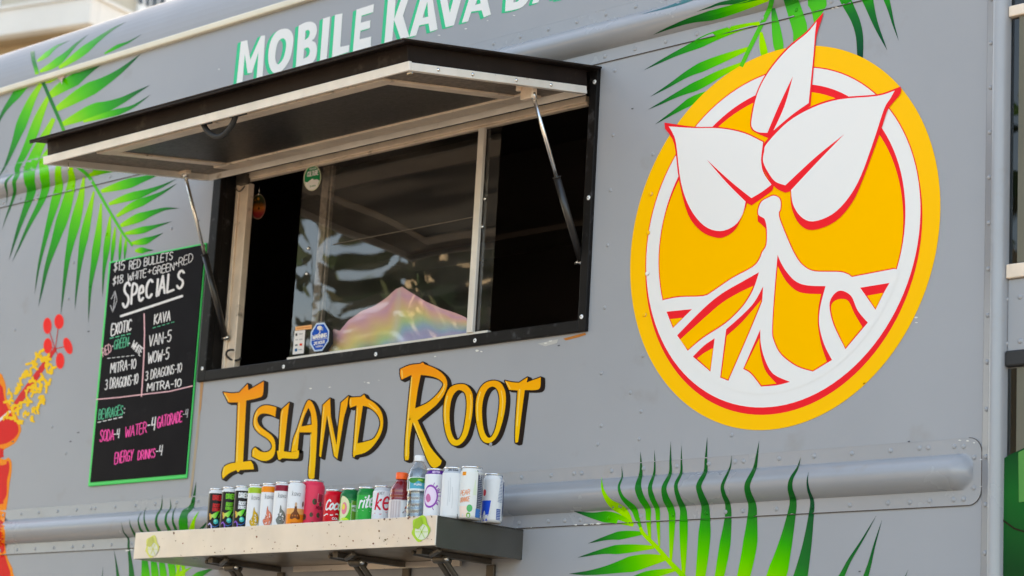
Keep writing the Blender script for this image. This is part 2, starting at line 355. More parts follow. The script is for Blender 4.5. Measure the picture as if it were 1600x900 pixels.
# single-stroke capitals for hand lettering
FONT = {' ': (.35, []),
 'A': (.62, [[(0, 0), (.3, 1), (.6, 0)], [(.12, .36), (.5, .36)]]), 'B': (.56, [[(0, 0), (0, 1), (.34, .98), (.48, .78), (.36, .56), (0, .52)], [(.36, .55), (.55, .3), (.4, .04), (0, 0)]]),
 'C': (.56, [[(.52, .85), (.34, 1), (.1, .85), (0, .5), (.1, .12), (.34, 0), (.54, .15)]]), 'D': (.58, [[(0, 0), (0, 1), (.32, .95), (.55, .6), (.5, .25), (.3, .03), (0, 0)]]),
 'E': (.5, [[(.48, 1), (0, 1), (0, 0), (.5, 0)], [(0, .52), (.42, .52)]]), 'F': (.48, [[(.48, 1), (0, 1), (0, 0)], [(0, .52), (.4, .52)]]),
 'G': (.6, [[(.52, .86), (.34, 1), (.1, .85), (0, .48), (.1, .1), (.36, 0), (.56, .14), (.56, .45), (.34, .45)]]), 'H': (.56, [[(0, 0), (0, 1)], [(.54, 0), (.54, 1)], [(0, .5), (.54, .5)]]),
 'I': (.14, [[(.07, 0), (.07, 1)]]), 'K': (.56, [[(0, 0), (0, 1)], [(.52, 1), (.02, .45), (.56, 0)]]), 'L': (.48, [[(0, 1), (0, 0), (.48, 0)]]),
 'M': (.74, [[(0, 0), (.06, 1), (.36, .35), (.66, 1), (.74, 0)]]), 'N': (.58, [[(0, 0), (0, 1), (.55, 0), (.55, 1)]]), 'O': (.6, [[(.3, 1), (.07, .82), (0, .5), (.07, .16), (.3, 0), (.52, .16), (.6, .5), (.52, .84), (.3, 1)]]),
 'P': (.52, [[(0, 0), (0, 1), (.34, .98), (.5, .76), (.36, .5), (0, .46)]]), 'R': (.56, [[(0, 0), (0, 1), (.34, .98), (.5, .76), (.36, .52), (0, .48)], [(.25, .48), (.56, 0)]]),
 'S': (.54, [[(.5, .86), (.32, 1), (.1, .92), (.04, .72), (.2, .55), (.42, .42), (.5, .22), (.36, .02), (.16, 0), (0, .16)]]), 'T': (.56, [[(0, 1), (.56, 1)], [(.28, 1), (.28, 0)]]),
 'U': (.56, [[(0, 1), (0, .25), (.14, .02), (.4, .02), (.54, .25), (.54, 1)]]), 'V': (.58, [[(0, 1), (.28, 0), (.56, 1)]]), 'W': (.8, [[(0, 1), (.18, 0), (.4, .7), (.62, 0), (.8, 1)]]),
 'X': (.56, [[(0, 0), (.54, 1)], [(0, 1), (.56, 0)]]), 'Y': (.56, [[(0, 1), (.28, .5), (.56, 1)], [(.28, .5), (.2, 0)]]), 'Z': (.52, [[(0, 1), (.5, 1), (0, 0), (.52, 0)]]),
 '0': (.54, [[(.27, 1), (.05, .8), (0, .5), (.05, .2), (.27, 0), (.49, .2), (.54, .5), (.49, .8), (.27, 1)]]), '1': (.2, [[(0, .8), (.12, 1), (.12, 0)]]), '2': (.5, [[(0, .8), (.22, 1), (.46, .8), (.4, .5), (0, 0), (.5, 0)]]),
 '3': (.5, [[(.02, .9), (.25, 1), (.46, .8), (.34, .56), (.16, .52)], [(.3, .54), (.5, .3), (.36, .04), (.14, 0), (0, .12)]]), '4': (.52, [[(.1, 1), (.04, .42), (.5, .45)], [(.48, 1), (.42, 0)]]),
 '5': (.5, [[(.48, 1), (.06, 1), (.04, .58), (.3, .62), (.5, .36), (.36, .04), (.12, 0), (0, .1)]]), '8': (.5, [[(.25, .53), (.06, .72), (.1, .93), (.26, 1), (.42, .92), (.44, .72), (.25, .53), (.02, .3), (.08, .05), (.26, 0), (.46, .06), (.5, .28), (.25, .53)]]),
 '$': (.5, [[(.46, .8), (.26, .9), (.06, .72), (.22, .52), (.46, .34), (.3, .12), (.02, .18)], [(.3, 1.08), (.2, -.08)]]), '-': (.42, [[(.06, .48), (.36, .48)]]), '+': (.5, [[(.05, .45), (.47, .5)], [(.26, .25), (.26, .72)]]),
 '.': (.25, [[(.1, .42), (.14, .46)]]), ':': (.2, [[(.08, .2), (.1, .22)], [(.08, .7), (.1, .72)]]),
 'e': (.52, [[(.04, .4), (.46, .46), (.4, .72), (.24, .8), (.06, .66), (0, .36), (.12, .06), (.32, 0), (.5, .12)]]),
 'a': (.5, [[(.44, .55), (.2, .6), (.02, .35), (.1, .04), (.3, .02), (.42, .2)], [(.46, .6), (.42, .12), (.5, 0)]]), 'c': (.44, [[(.42, .5), (.22, .62), (.02, .38), (.08, .06), (.26, 0), (.44, .1)]]),
 'o': (.48, [[(.24, .62), (.04, .46), (.02, .2), (.2, 0), (.42, .12), (.46, .42), (.24, .62)]]), 'i': (.2, [[(.1, .6), (.06, 0)], [(.14, .85), (.15, .87)]]), 't': (.34, [[(.2, 1), (.1, .1), (.2, 0), (.32, .06)], [(0, .65), (.34, .65)]]),
 'k': (.46, [[(.08, 1), (0, 0)], [(.4, .62), (.05, .3), (.42, 0)]]), 'r': (.36, [[(.04, .6), (0, 0)], [(.03, .4), (.2, .62), (.34, .55)]]), 'p': (.46, [[(.06, .6), (0, -.35)], [(.05, .5), (.25, .62), (.44, .4), (.3, .04), (.04, .08)]])}
FONT['v'] = (.44, [[(0, .62), (.2, 0), (.42, .62)]])
FONT['6'] = (.5, [[(.44, .9), (.2, .75), (.04, .35), (.1, .05), (.3, 0), (.48, .2), (.4, .45), (.2, .45), (.05, .3)]])
def lettering(txt, p0, p1, h, up=(.08, -1), sp=.16, jit=0.0, h1=None):
    """stroke paths of txt laid from p0 to p1 (pixels), letters h (to h1) tall"""
    tot = sum(FONT[c][0]+sp for c in txt)-sp; x = 0; out = []
    for c in txt:
        wv, st = FONT[c]; jy = random.uniform(-jit, jit)*h
        for s_ in st:
            q = curve([(a, b) for a, b in s_], 3, False) if len(s_) > 3 else s_
            ln = []
            for a, b in q:
                t = (x+a)/tot; hh = h if h1 is None else h+(h1-h)*t
                ln.append((p0[0]+(p1[0]-p0[0])*t+up[0]*b*hh, p0[1]+(p1[1]-p0[1])*t+up[1]*b*hh+jy))
            out.append(ln)
        x += wv+sp
    return out
def write(dc, txt, p0, p1, h, sw, col, fm, **k):
    sw *= .86
    ps = []
    for ln in lettering(txt, p0, p1, h, **k): ps += stroke(ln, sw, 6)
    dc.fill(ps, col, fm)

# ================================================================== setting
g = MB(); g.add([(-300, -300, 0), (300, -300, 0), (300, 300, 0), (-300, 300, 0)], [(0, 1, 2, 3)])
M['asphalt'] = mat('pale_paving', (.27, .225, .175), .9, var=.2, vscale=2, bump=.004, bscale=60)
tag(g.build('ground', M['asphalt']), kind='structure')

# pale building behind the truck's left end
A_ = Vector((math.cos(math.radians(15)), math.sin(math.radians(15)), 0)); B_ = Vector((-A_.y, A_.x, 0))
DB = 40/S
def bpt(x, y, dist=DB):
    d = ray(x, y).normalized(); q = CAM + d*dist; return Vector((q.x*S, q.y*S, q.z*S+Z0))
c_top, c_bot = bpt(143, -5), bpt(143, 40); KX, KY = c_top.x, c_top.y
M['stucco'] = mat('white_stucco', (.66, .65, .63), .85, var=.05, vscale=.8, bump=.02, bscale=3, stain=((.6, .57, .52), 1.6, .6, .85))
M['beige'] = mat('beige_stucco', (.52, .47, .38), .85, var=.08, vscale=.4, bump=.01, bscale=3)
M['tan'] = mat('tan_soffit', (.40, .31, .20), .85, var=.08, vscale=.6)
M['shut'] = mat('white_window_frame', (.78, .78, .78), .5)
M['winglass'] = mat('dark_window', (.03, .035, .04), .1)
bl = empty('apartment_building', (KX, KY+3, 0), 'pale stucco apartment building with a white balcony parapet behind the truck roof', 'building')
def bbox(mb, a0, a1, b0, b1, z0, z1, mi=0):       # box in building axes from the parapet corner
    o = Vector((KX, KY, 0)); q = [o + A_*a + B_*b + Vector((0, 0, z)) for a in (a0, a1) for b in (b0, b1) for z in (z0, z1)]
    mb.add(q, [(0, 1, 3, 2), (4, 6, 7, 5), (0, 4, 5, 1), (2, 3, 7, 6), (0, 2, 6, 4), (1, 5, 7, 3)], mi=mi)
zt, zb = c_top.z, c_bot.z
q = MB(); bbox(q, -22, -1.0, 1.0, 16, 0, zt+7); q.build('wall', M['beige'], bl, .02)
q = MB(); bbox(q, -22.2, 0, 0, .22, zb, zt); bbox(q, -.22, 0, .221, 15, zb, zt); bbox(q, -22.25, .05, -.05, .27, zt, zt+.07); bbox(q, -.27, .05, .271, 15, zt, zt+.07)
q.build('balcony_parapet', M['stucco'], bl, .015)
q = MB(); bbox(q, -22, -.23, .23, 15, zb+.02, zb+.14); q.build('balcony_floor', M['tan'], bl)
q = MB(); bbox(q, -22, -.6, .55, 1.0, zb-.5, zb+.018); bbox(q, -.95, -.6, 1.0, 15, zb-.5, zb+.018); q.build('beam', M['tan'], bl, .01)
def bwin(x, y, a):                                # where a sight line meets the right-hand wall (b, z)
    d = ray(x, y); o = Vector((KX, KY, 0)) + A_*a; c0 = Vector((CAM.x*S, CAM.y*S, CAM.z*S+Z0)); t = (o-c0).dot(A_)/d.dot(A_); q = c0+d*t; return (q-Vector((KX, KY, 0))).dot(B_), q.z
fr = MB(); b0, z0 = bwin(212, 22, -.99); b1, _ = bwin(268, 22, -.99); bbox(fr, -.995, -.93, b0, b1, z0-1.2, z0+3.0); fr_o = fr.build('window', M['shut'], bl)
pn = MB()
for xa, xb, yb in ((216, 222.5, 4.5), (227, 233, 8.5), (236, 244.5, 14.5), (248, 256.5, 14)):
    ba, zz_ = bwin(xa, yb, -.93); bb_, _ = bwin(xb, yb, -.93); bbox(pn, -.929, -.915, ba, bb_, zz_, zz_+1.6)
pn.build('pane', M['winglass'], fr_o)
rl = MB(); bbox(rl, -9, -3, .96, .99, zb+.4, zt+2.6); rl_o = rl.build('window', M['shut'], bl)
pn = MB(); bbox(pn, -8.8, -6.2, .95, .959, zb+.6, zt+2.4); bbox(pn, -5.8, -3.2, .95, .959, zb+.6, zt+2.4); pn.build('pane', M['winglass'], rl_o)

# ================================================================== truck
truck = empty('food_truck', (-2.6, 1.3, 0), 'grey food truck with open serving hatch and bright printed side', 'food truck')
UL, UR, BACK, BOT = -10.4, 1.30, -4.1, -2.95
HL, HB = at_w(349, 300)[0], at_w(455, 562.5)[1]
HR, HT = at_w(911, 430)[0], 1.075
RIV = []                                               # (u, v) of every rivet head
for k in range(-52, 1): RIV += [(.957+.2245*k + (.0 if abs(k) % 5 else .012), LOW-.127), (.957+.2245*k+.004*(k % 3), LOW+.124)]
for k in range(0, 52, 5): RIV += [(.957-.2245*k-.05, LOW+.126), (.957-.2245*k-.1, LOW-.128)]
for k in range(-52, 2): RIV += [(.957+.2245*k+.03, HIGH-.124), (.957+.2245*k+.02, HIGH+.125)]
RIV += [(1.102, LOW-.128), (1.158, LOW-.127), (1.102, LOW+.122), (1.155, LOW+.119), (1.212, LOW+.064), (1.212, LOW-.078)]
for v in [.786+.222*i for i in range(-11, 7)]: RIV.append((1.279, v))
PR = [(-1.183, 1.10), (-1.174, .725), (-1.175, .41), (-1.175, .10), (-1.176, -.25), (-1.177, -.611), (-.877, -.843), (-.959, -.736), (-.882, -.99), (-.873, .569), (-.872, .346), (-.876, .13), (-.87, -.097), (-.878, -.321), (-.883, -.543), (-1.16, -.9), (-1.18, -1.0),
      (-6.35, .36), (-6.1, .42), (-6.33, .62), (-6.2, -.75), (-6.75, -.45), (-6.4, -.55), (-7.0, .2), (-5.95, .78), (-.25, -1.01), (-2.0, -.95), (-5.2, .72)]
RIV += PR
def base_w(v):
    if abs(v-LOW) <= .1575 or abs(v-HIGH) <= .1575: return .006
    return 0
HIDE = [(-4.78, -1.27, -.40, 1.16)]
RIVV = [(u, v) for u, v in RIV if not any(a < u < b and c < v < d for a, b, c, d in HIDE)]

b = MB()
us, vs = [UL, HL, HR, UR], [BOT, HB, HT, 2.07]
for i in range(3):
    for j in range(3):
        if i == 1 and j == 1: continue
        b.add([P(us[i], vs[j], 0), P(us[i+1], vs[j], 0), P(us[i+1], vs[j+1], 0), P(us[i], vs[j+1], 0)], [(0, 1, 2, 3)])
rf = MB(); arc = [(2.07, 0)] + roof(16) + [(2.115+RR, BACK+RR)] + [(2.115+RR*math.sin(a), BACK+RR-RR*math.cos(a)) for a in [math.pi/2*(1-i/8) for i in range(9)]] + [(BOT, BACK)]
for (v1, w1), (v2, w2) in zip(arc, arc[1:]):
    rf.add([P(UL, v1, w1), P(1.36, v1, w1), P(1.36, v2, w2), P(UL, v2, w2)], [(0, 1, 2, 3)], smooth=True)
for uu in (UL, 1.358):
    ring = [P(uu, BOT, 0)] + [P(uu, v, w_) for v, w_ in arc]; b.add(ring, [list(range(len(ring)))])
b.add([P(UL, BOT, 0), P(1.358, BOT, 0), P(1.358, BOT, BACK), P(UL, BOT, BACK)], [(0, 1, 2, 3)])
for u, v in RIVV: b.dome(P(u, v, base_w(v)), (0, -1, 0), .0125*S, .0065*S, 8)
body = b.build('body_shell', M['paint'], truck); rf.build('roof', M['roof'], truck)
# two pressed rub rails with flanges
def rub(c, uL, uE, capped):
    r = MB(); N = 20
    ub = [uL + (uE-.09-uL)*i/6 for i in range(7)] + ([uE-.09 + .09*i/10 for i in range(1, 11)] if capped else [uE])
    vv = [c-BW+2*BW*j/N for j in range(N+1)]
    def hw(u, v):
        t = (v-c)/BW; s_ = max(0, (u-(uE-.09))/.09) if capped else 0
        return .006 + BH*max(0, 1-t*t-s_*s_)**.8
    r.add([P(u, v, hw(u, v)) for u in ub for v in vv], [(i*(N+1)+j, (i+1)*(N+1)+j, (i+1)*(N+1)+j+1, i*(N+1)+j+1) for i in range(len(ub)-1) for j in range(N)], smooth=True)
    fo = uE+.045; rr = .07
    for sg in (-1, 1):
        o = [(uL, c+sg*BW), (uE if capped else fo, c+sg*BW)]
        if capped: o = [(uL, c+sg*BW), (uE, c+sg*BW), (uE, c), (fo, c)] + [(fo-rr+rr*math.cos(a), c+sg*(.1575-rr+rr*math.sin(a))) for a in [math.pi/2*i/6 for i in range(7)]]
        else: o += [(fo, c+sg*.1575)]
        o += [(uL, c+sg*.1575)]
        V, T = tri([o]); r.add([P(u, v, .0058) for u, v in V], T)
        r.box((uL, fo-rr if capped else fo), (c+sg*.1575-.0020, c+sg*.1575+.0020), (0, .0062), mi=1 if sg < 0 else 0)  # dark strip on the lower edge paints the shadow of the flange gap
        if capped:
            pth = [P(fo, c, .004)] + [P(fo-rr+rr*math.cos(a), c+sg*(.1575-rr+rr*math.sin(a)), .004) for a in [math.pi/2*i/6 for i in range(7)]]
            r.tube(pth, .0013, 6, mi=1)
    return r.build('rub_rail', [M['rail'], M['seal_gap_shade']], truck)
rub(LOW, UL, 1.207, True); rub(HIGH, UL, 1.255, False)
# corner post at the cab end
r = MB(); pr = [(1.255, 0), (1.256, .007), (1.296, .008), (1.300, .03), (1.312, .044), (1.332, .048), (1.352, .04), (1.366, .018), (1.3715, -.005), (1.3715, -.30)]
r.add([P(u, v, w_) for v in (BOT, 2.1) for u, w_ in pr], [(i, i+1, len(pr)+i+1, len(pr)+i) for i in range(len(pr)-1)], smooth=True)
r.box((1.2535, 1.2565), (BOT, 2.06), (0, .004), mi=1)
for k in range(18): r.dome(P(1.277, .786-.222*(k-6), .0078), (0, -1, 0), .0125*S, .0065*S, 8)
r.build('corner_post', [M['rail'], M['seal_gap_shade']], truck)
# cream drip rail under the roof edge
r = MB(); r.box((UL, 1.30), (2.062, 2.11), (-.01, .036)); rail = r.build('drip_rail', M['cream'], truck, .006)
r = MB(); r.box((UL, 1.30), (2.1105, 2.117), (-.008, .012))
r.build('seal_strip', M['seal_gap_shade'], rail)
u, v = at_w(97, 127); r = MB(); r.prism([P(u-.06, 2.061, .004), P(u+.04, 2.061, .004), P(u+.035, 2.03, .02), P(u+.05, 1.985, .03), P(u, 2.03, .012)], (0, -.002, 0)); r.build('loose_flap', mat('pale_flap', (.55, .42, .36), .6), rail)

# serving window: frame, reveal, dark inside
f = MB(); FL, FR_, FB, FT = at_w(325, 430)[0], at_w(926, 300)[0], -.371, 1.135
FL, FR_ = -4.747, -1.290
f.box((FL, HL), (FB, FT), (-.02, .026)); f.box((HR, FR_), (FB, FT), (-.02, .026)); f.box((HL, HR), (FB, HB), (-.02, .026)); f.box((HL, HR), (HT, FT), (-.02, .02))
frame = f.build('window_frame', M['black'], truck, .003)
f = MB(); f.box((HL-.02, HL-.0005), (HB, HT), (-.2, -.021)); f.box((HR+.0005, HR+.02), (HB, HT), (-.2, -.021)); f.box((HL, HR), (HB-.02, HB-.0005), (-.2, -.021)); f.box((HL, HR), (HT+.0005, HT+.02), (-.2, -.021))
f.build('reveal', M['black'], frame)
s_ = MB()
for px, py in [(316, 576), (443, 573), (587, 553.5), (742, 532), (908.5, 495), (919.6, 309), (929, 128)]:
    s_ = MB(); u, v = at_w(px, py, .026); s_.dome(P(u, v, .026), (0, -1, 0), .0075, .0025, 10); s_.dome(P(u, v, .0305), (0, -1, 0), .0022, .0012, 6, mi=1); s_.build('screw', [M['whitecap'], M['seal_gap_shade']], frame)
r = MB(); u, v = at_w(362, 250, -.06); r.box((u-.006, u+.006), (HB, HT), (-.07, -.055)); r.build('weather_strip', M['dust'], frame)
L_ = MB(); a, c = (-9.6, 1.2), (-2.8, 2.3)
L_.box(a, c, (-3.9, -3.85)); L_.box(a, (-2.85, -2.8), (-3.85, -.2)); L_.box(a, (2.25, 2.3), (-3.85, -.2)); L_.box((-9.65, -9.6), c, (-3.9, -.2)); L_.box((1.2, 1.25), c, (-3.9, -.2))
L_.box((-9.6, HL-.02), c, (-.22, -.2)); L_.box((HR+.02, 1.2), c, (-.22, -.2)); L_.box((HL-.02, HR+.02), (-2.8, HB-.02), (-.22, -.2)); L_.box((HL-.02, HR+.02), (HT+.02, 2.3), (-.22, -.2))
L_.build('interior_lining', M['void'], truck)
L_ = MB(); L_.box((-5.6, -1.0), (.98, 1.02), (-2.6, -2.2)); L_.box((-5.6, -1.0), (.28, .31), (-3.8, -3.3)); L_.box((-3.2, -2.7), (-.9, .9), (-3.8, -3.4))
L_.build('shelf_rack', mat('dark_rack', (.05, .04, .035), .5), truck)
# sliding window
GW = -.12
gl0 = at_w(474, 272, GW)[0]; gr0 = at_w(784, 195, GW)[0]; gb = at_w(454, 560, GW)[1]; gt = 1.0
sw_ = MB(); jl = at_w(373, 290, GW)[0], at_w(392, 290, GW)[0]
sw_.box(jl, (HB+.01, .965), (GW-.03, GW+.02)); sw_.box((jl[0]+.02, jl[0]+.05), (HB+.01, .96), (GW+.021, GW+.035))
slw = sw_.build('sliding_window', M['alum2'], truck, .002)
RT1, RT0 = at_w(782, 182.5, GW)[1], at_w(782, 195.5, GW)[1]; rr_u = (jl[1]-.03, at_w(921, 152, GW)[0])
r = MB(); r.box(rr_u, (RT0+.014, RT1), (GW-.02, GW+.03)); r.box(rr_u, (RT0, RT0+.0135), (GW-.02, GW+.018)); r.build('top_rail', M['alum2'], slw, .002)
r = MB(); r.box((HL, HR), (RT1+.002, HT), (GW-.02, GW+.012)); r.build('header', M['black'], slw)
al = at_w(751, 300, GW)[0]; r = MB(); r.box((al-.02, al+.03), (gb, RT0-.001), (GW+.006, GW+.03)); r.build('pane_stile', M['alum'], slw, .0015)
br = at_w(492, 400, GW)[0]; r = MB(); r.box((br-.035, br+.03), (gb+.02, RT0), (GW-.07, GW-.04)); r.box((br+.045, br+.06), (gb+.02, .98), (GW-.07, GW-.045)); r.build('pane_stile', M['dust'], slw, .0015)
r = MB(); r.box((gl0, gr0), (gb-.014, gb+.003), (GW-.012, GW+.02)); r.build('bottom_track', M['alum'], slw, .001)
r = MB(); r.add([P(gl0, gb+.004, GW), P(gr0, gb+.004, GW), P(gr0, RT0, GW), P(gl0, RT0, GW)], [(0, 1, 2, 3)]); pane = r.build('glass_pane', M['glass'], slw)
for px, py in [(758.5, 311), (754.5, 354.5), (482.5, 388), (480, 428)]:
    r = MB(); u, v = at_w(px, py, GW); r.dome(P(u, v, GW+.005), (0, -1, 0), .006, .004, 8); r.build('screw', M['steel'], slw)
r = MB(); u, v = at_w(620, 345, GW); p1 = at_w(520, 382, GW+.006); p2 = at_w(745, 338, GW+.006)
r.tube([P(*p1, GW+.006), P(*p2, GW+.006)], .0012, 6); r.build('crack', M['dust'], slw)
r = MB(); u, v = at_w(366, 566, GW+.03); r.tube([P(u+.07*math.cos(a), v+.045+.03*math.sin(a), .0+.03*math.sin(a)-.08) for a in [math.pi*(.35+1.4*i/10) for i in range(11)]], .004, 8); r.build('wire', M['rubber'], slw)
r = MB(); u, v = at_w(378, 281, GW+.05); r.box((u-.05, u+.05), (v-.03, v+.04), (GW+.02, GW+.06)); r.tube([P(u-.05+.1*t, v-.05-.03*math.sin(math.pi*t), GW+.06) for t in [i/8 for i in range(9)]], .003, 6); r.build('latch', M['bracket'], slw, .003)
# stickers on the glass
gm = on_plane(GW+.006); gm2 = on_plane(GW+.0075); gm3 = on_plane(GW+.009)
def ell(cx, cy, rx, ry, n=28, tilt=0.0): return [(cx+rx*math.cos(2*math.pi*k/n)+tilt*ry*math.sin(2*math.pi*k/n), cy+ry*math.sin(2*math.pi*k/n)) for k in range(n)]
WH = c8(238, 236, 233)
d = Decal(); d.fill([ell(488, 278, 13.6, 20.3, tilt=-.06)], c8(225, 225, 195), gm); d.fill([ell(488, 278, 12.2, 18.6, tilt=-.06)], c8(20, 140, 85), gm2)
d.fill([[(476.5, 284), (480, 285), (484, 282), (488, 279), (491, 281), (495, 280), (499, 282), (496, 292), (490, 296.5), (482, 296.5), (478, 291)]], WH, gm3)
write(d, 'CULTURE', (480, 276), (497, 272.5), 7, 1.5, WH, gm3, sp=.14); write(d, 'KAVA', (484, 266), (494, 264), 3, .7, WH, gm3)
write(d, 'KAVA', (484.5, 292.5), (493, 291), 2.4, .6, c8(20, 140, 85), on_plane(GW+.0105))
d.build('round_sticker', slw, label='green oval sticker with a white mountain')
d = Decal(); d.fill([[(460.5, 517), (477, 515.5), (474.5, 552), (457, 554)]], c8(232, 228, 225), gm)
for x, y, c_, a, h in [(463, 523, (60, 60, 60), 3, 4), (470, 522, (170, 170, 170), 6, 1.5), (463.5, 531, (190, 190, 190), 4, 2), (470, 530.5, (190, 190, 190), 5, 2), (463, 539.5, (110, 120, 120), 4, 2.5), (470, 538.5, (230, 60, 30), 4, 3.5), (462.5, 547, (0, 100, 150), 3.6, 4.5), (469, 546.5, (150, 160, 165), 6, 1.3)]:
    d.fill([[(x-a/2, y-h/2), (x+a/2, y-h/2-.4), (x+a/2, y+h/2-.4), (x-a/2, y+h/2)]], c8(*c_), gm2)
d.build('payment_sticker', slw, label='white card payment sticker')
d = Decal(); d.fill([[(461.5, 510.5), (487.5, 507.3), (487, 513.8), (461.2, 516.6)]], c8(245, 180, 120), gm); d.fill([[(464, 512.5), (485, 510), (485, 511.5), (464, 514)]], c8(225, 140, 75), gm2); d.build('strip_sticker', slw, label='pale orange strip sticker')
octo = [(494.5, 505), (507, 504), (514.5, 516.5), (513.5, 533), (503.5, 548), (491, 549.3), (484.5, 538), (485.7, 519)]
d = Decal(); d.fill([[(500, 506), (509, 505.5), (520.5, 518.5), (520.5, 537), (512, 549.5), (497, 550.5), (495, 528)]], c8(20, 18, 18), gm); d.fill([octo], c8(200, 220, 245), gm2)  # black octagon painted in as the blue sticker's dark reflection
cx, cy = 499.5, 526.5; d.fill([[(cx+(x-cx)*.86, cy+(y-cy)*.89) for x, y in octo]], c8(0, 82, 190), gm3); gm4 = on_plane(GW+.0105)
write(d, 'WARNING', (488.3, 530), (510, 526.5), 6, 1.5, WH, gm4, sp=.12); write(d, '24 HOUR', (490.5, 539), (507, 536), 4.4, 1.2, WH, gm4, sp=.12); write(d, 'VIDEO', (493, 543), (504, 541.5), 2.2, .7, WH, gm4)
d.fill(stroke([(486.5, 531.8), (511.5, 528.5)], .7), WH, gm4); d.fill([ell(499.5, 512.5, 4.2, 3.6, 12)], WH, gm4); d.fill(stroke([(498.5, 514), (500, 519), (497, 523)], 1.2), WH, gm4); d.fill([[(502, 512), (505, 511), (505, 516), (502.3, 517)]], c8(150, 170, 215), gm4)
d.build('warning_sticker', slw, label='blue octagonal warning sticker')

# serving hatch, swung up
AH = math.atan(.160); cs_, sn_ = math.cos(AH), math.sin(AH)
def H(u, s, n):
    u += .13*max(s, 0)/1.45*max(0, -1.3-u)/3.45        # the flap hangs a little out of square
    return P(u, 1.120 - s*sn_ + n*cs_, .05 + s*cs_ + n*sn_)
def hbox(mb, ur, sr, nr, mi=0):
    q = [H(u, s, n) for u in ur for s in sr for n in nr]
    mb.add(q, [(0, 1, 3, 2), (4, 6, 7, 5), (0, 4, 5, 1), (2, 3, 7, 6), (0, 2, 6, 4), (1, 5, 7, 3)], mi=mi)
hL, hR = -4.735, -1.335
k = MB(); hbox(k, (-4.80, -1.262), (-.03, 1.478), (-.004, .008)); hbox(k, (hL, hR), (.02, 1.385), (-.103, -.005)); hbox(k, (-4.80, -1.262), (1.468, 1.478), (-.016, -.0045))
hatch = k.build('service_hatch', M['dark'], truck, .002)
k = MB(); hbox(k, (hL-.02, hR+.03), (1.386, 1.406), (-.147, -.098)); hbox(k, (hL-.02, hL+.015), (.06, 1.385), (-.147, -.104)); hbox(k, (hR-.005, hR+.03), (.06, 1.385), (-.147, -.104)); hbox(k, (hL, hR), (.04, .055), (-.147, -.104))
k.build('edge_trim', M['alum'], hatch, .0015)
k = MB(); hbox(k, (hL+.016, hR-.006), (.056, 1.385), (-.108, -.1035)); k.build('soffit', M['dust'], hatch)
iL, iR = -4.37, -1.68
k = MB(); hbox(k, (iL, iR), (1.155, 1.265), (-.124, -.1085)); k.build('inner_bar', M['alum2'], hatch, .002)
k = MB(); hbox(k, (iL-.06, iR+.06), (.10, .26), (-.124, -.1085)); k.build('inner_bar', M['alum2'], hatch, .002)
k = MB(); hbox(k, (iL, iL+.085), (.2605, 1.1545), (-.122, -.1085)); k.build('inner_bar', M['alum2'], hatch, .002)
k = MB(); hbox(k, (iR-.085, iR), (.2605, 1.1545), (-.122, -.1085)); k.build('inner_bar', M['alum2'], hatch, .002)
k = MB(); hbox(k, (iL+.086, iR-.086), (.2605, 1.1545), (-.111, -.1082)); k.build('recessed_panel', M['galv'], hatch)
k = MB(); a = at_w(322, 190, 1.3)[0]; b_ = at_w(374, 178, 1.3)[0]
k.tube([H(a+(b_-a)*t, 1.355, -.135-.095*math.sin(math.pi*t)**.7) for t in [i/14 for i in range(15)]], .0095, 10); hbox(k, (a-.02, a+.06), (1.33, 1.36), (-.14, -.129)); hbox(k, (b_-.06, b_+.08), (1.33, 1.36), (-.14, -.129))
k.build('pull_handle', M['rubber'], hatch, .002)
k = MB(); hbox(k, (-4.76, -1.29), (-.04, -.0305), (-.03, .0)); k.build('hinge', M['dark'], hatch, .001)
for s1 in (.35, .62, .95, 1.2): k = MB(); k.dome(H(hR+.031, s1, -.125), (1, 0, 0), .006, .004, 8); k.build('fastener', M['steel'], hatch)
k = MB(); hbox(k, (hR-.02, hR+.02), (1.375, 1.38), (-.16, -.1475)); k.build('fastener', M['steel'], hatch)
k = MB(); k.tube([H(-4.6, 1.32, -.15), H(-4.6, 1.32, -.2)], .0015, 6); k.build('fastener', M['steel'], hatch)
def strut(top, bot, br_top):
    T, B = Vector(top), Vector(bot); Mx = T.lerp(B, .50)
    k = MB(); k.tube([Mx, B], .0115, 12); k.tube([Mx, Mx.lerp(T, .012)], .014, 12); st = k.build('gas_strut', M['strut'], truck)
    k = MB(); k.tube([T, Mx], .0062, 10); k.tube([T.lerp(B, -.005), T.lerp(B, .03)], .0105, 10); k.build('piston_rod', M['steel'], st)
    k = MB(); k.dome(B+Vector((0, .008, 0)), (0, -1, 0), .014, .018, 10); k.tube([B.lerp(T, .035), B], .010, 10); k.tube([B+Vector((.0, -.005, 0)), B+Vector((-.025, .004, -.004))], .006, 8); k.build('ball_end', M['steel'], st)
    k = MB(); q = br_top
    k.box(*[(q[0]-.045, q[0]+.045), (q[1]-.03, q[1]+.085), (q[2]-.02, q[2]+.02)]); k.tube([P(q[0]-.06, q[1]+.05, q[2]+.03), P(q[0]+.06, q[1]+.05, q[2]+.03)], .006, 8); k.tube([P(q[0], q[1]-.025, q[2]), P(q[0], q[1]+.01, q[2])], .012, 10)
    for dx in (-.05, .05): k.tube([P(q[0]+dx, q[1]+.02, q[2]+.03), P(q[0]+dx, q[1]+.08, q[2]+.03)], .009, 10)
    k.build('bracket', M['alum2'], st, .002)
ul = -4.655; v1, w1 = at_u(288.5, 270, ul); v2, w2 = at_u(352, 527, -4.60)
strut(P(ul, v1, w1), P(-4.60, v2, w2), (ul, v1+.02, w1))
ur = -1.385; v1, w1 = at_u(832, 146, ur); v2, w2 = at_u(908, 408, -1.37)
strut(P(ur, v1, w1), P(-1.37, v2, w2), (ur-.03, v1+.0, w1))

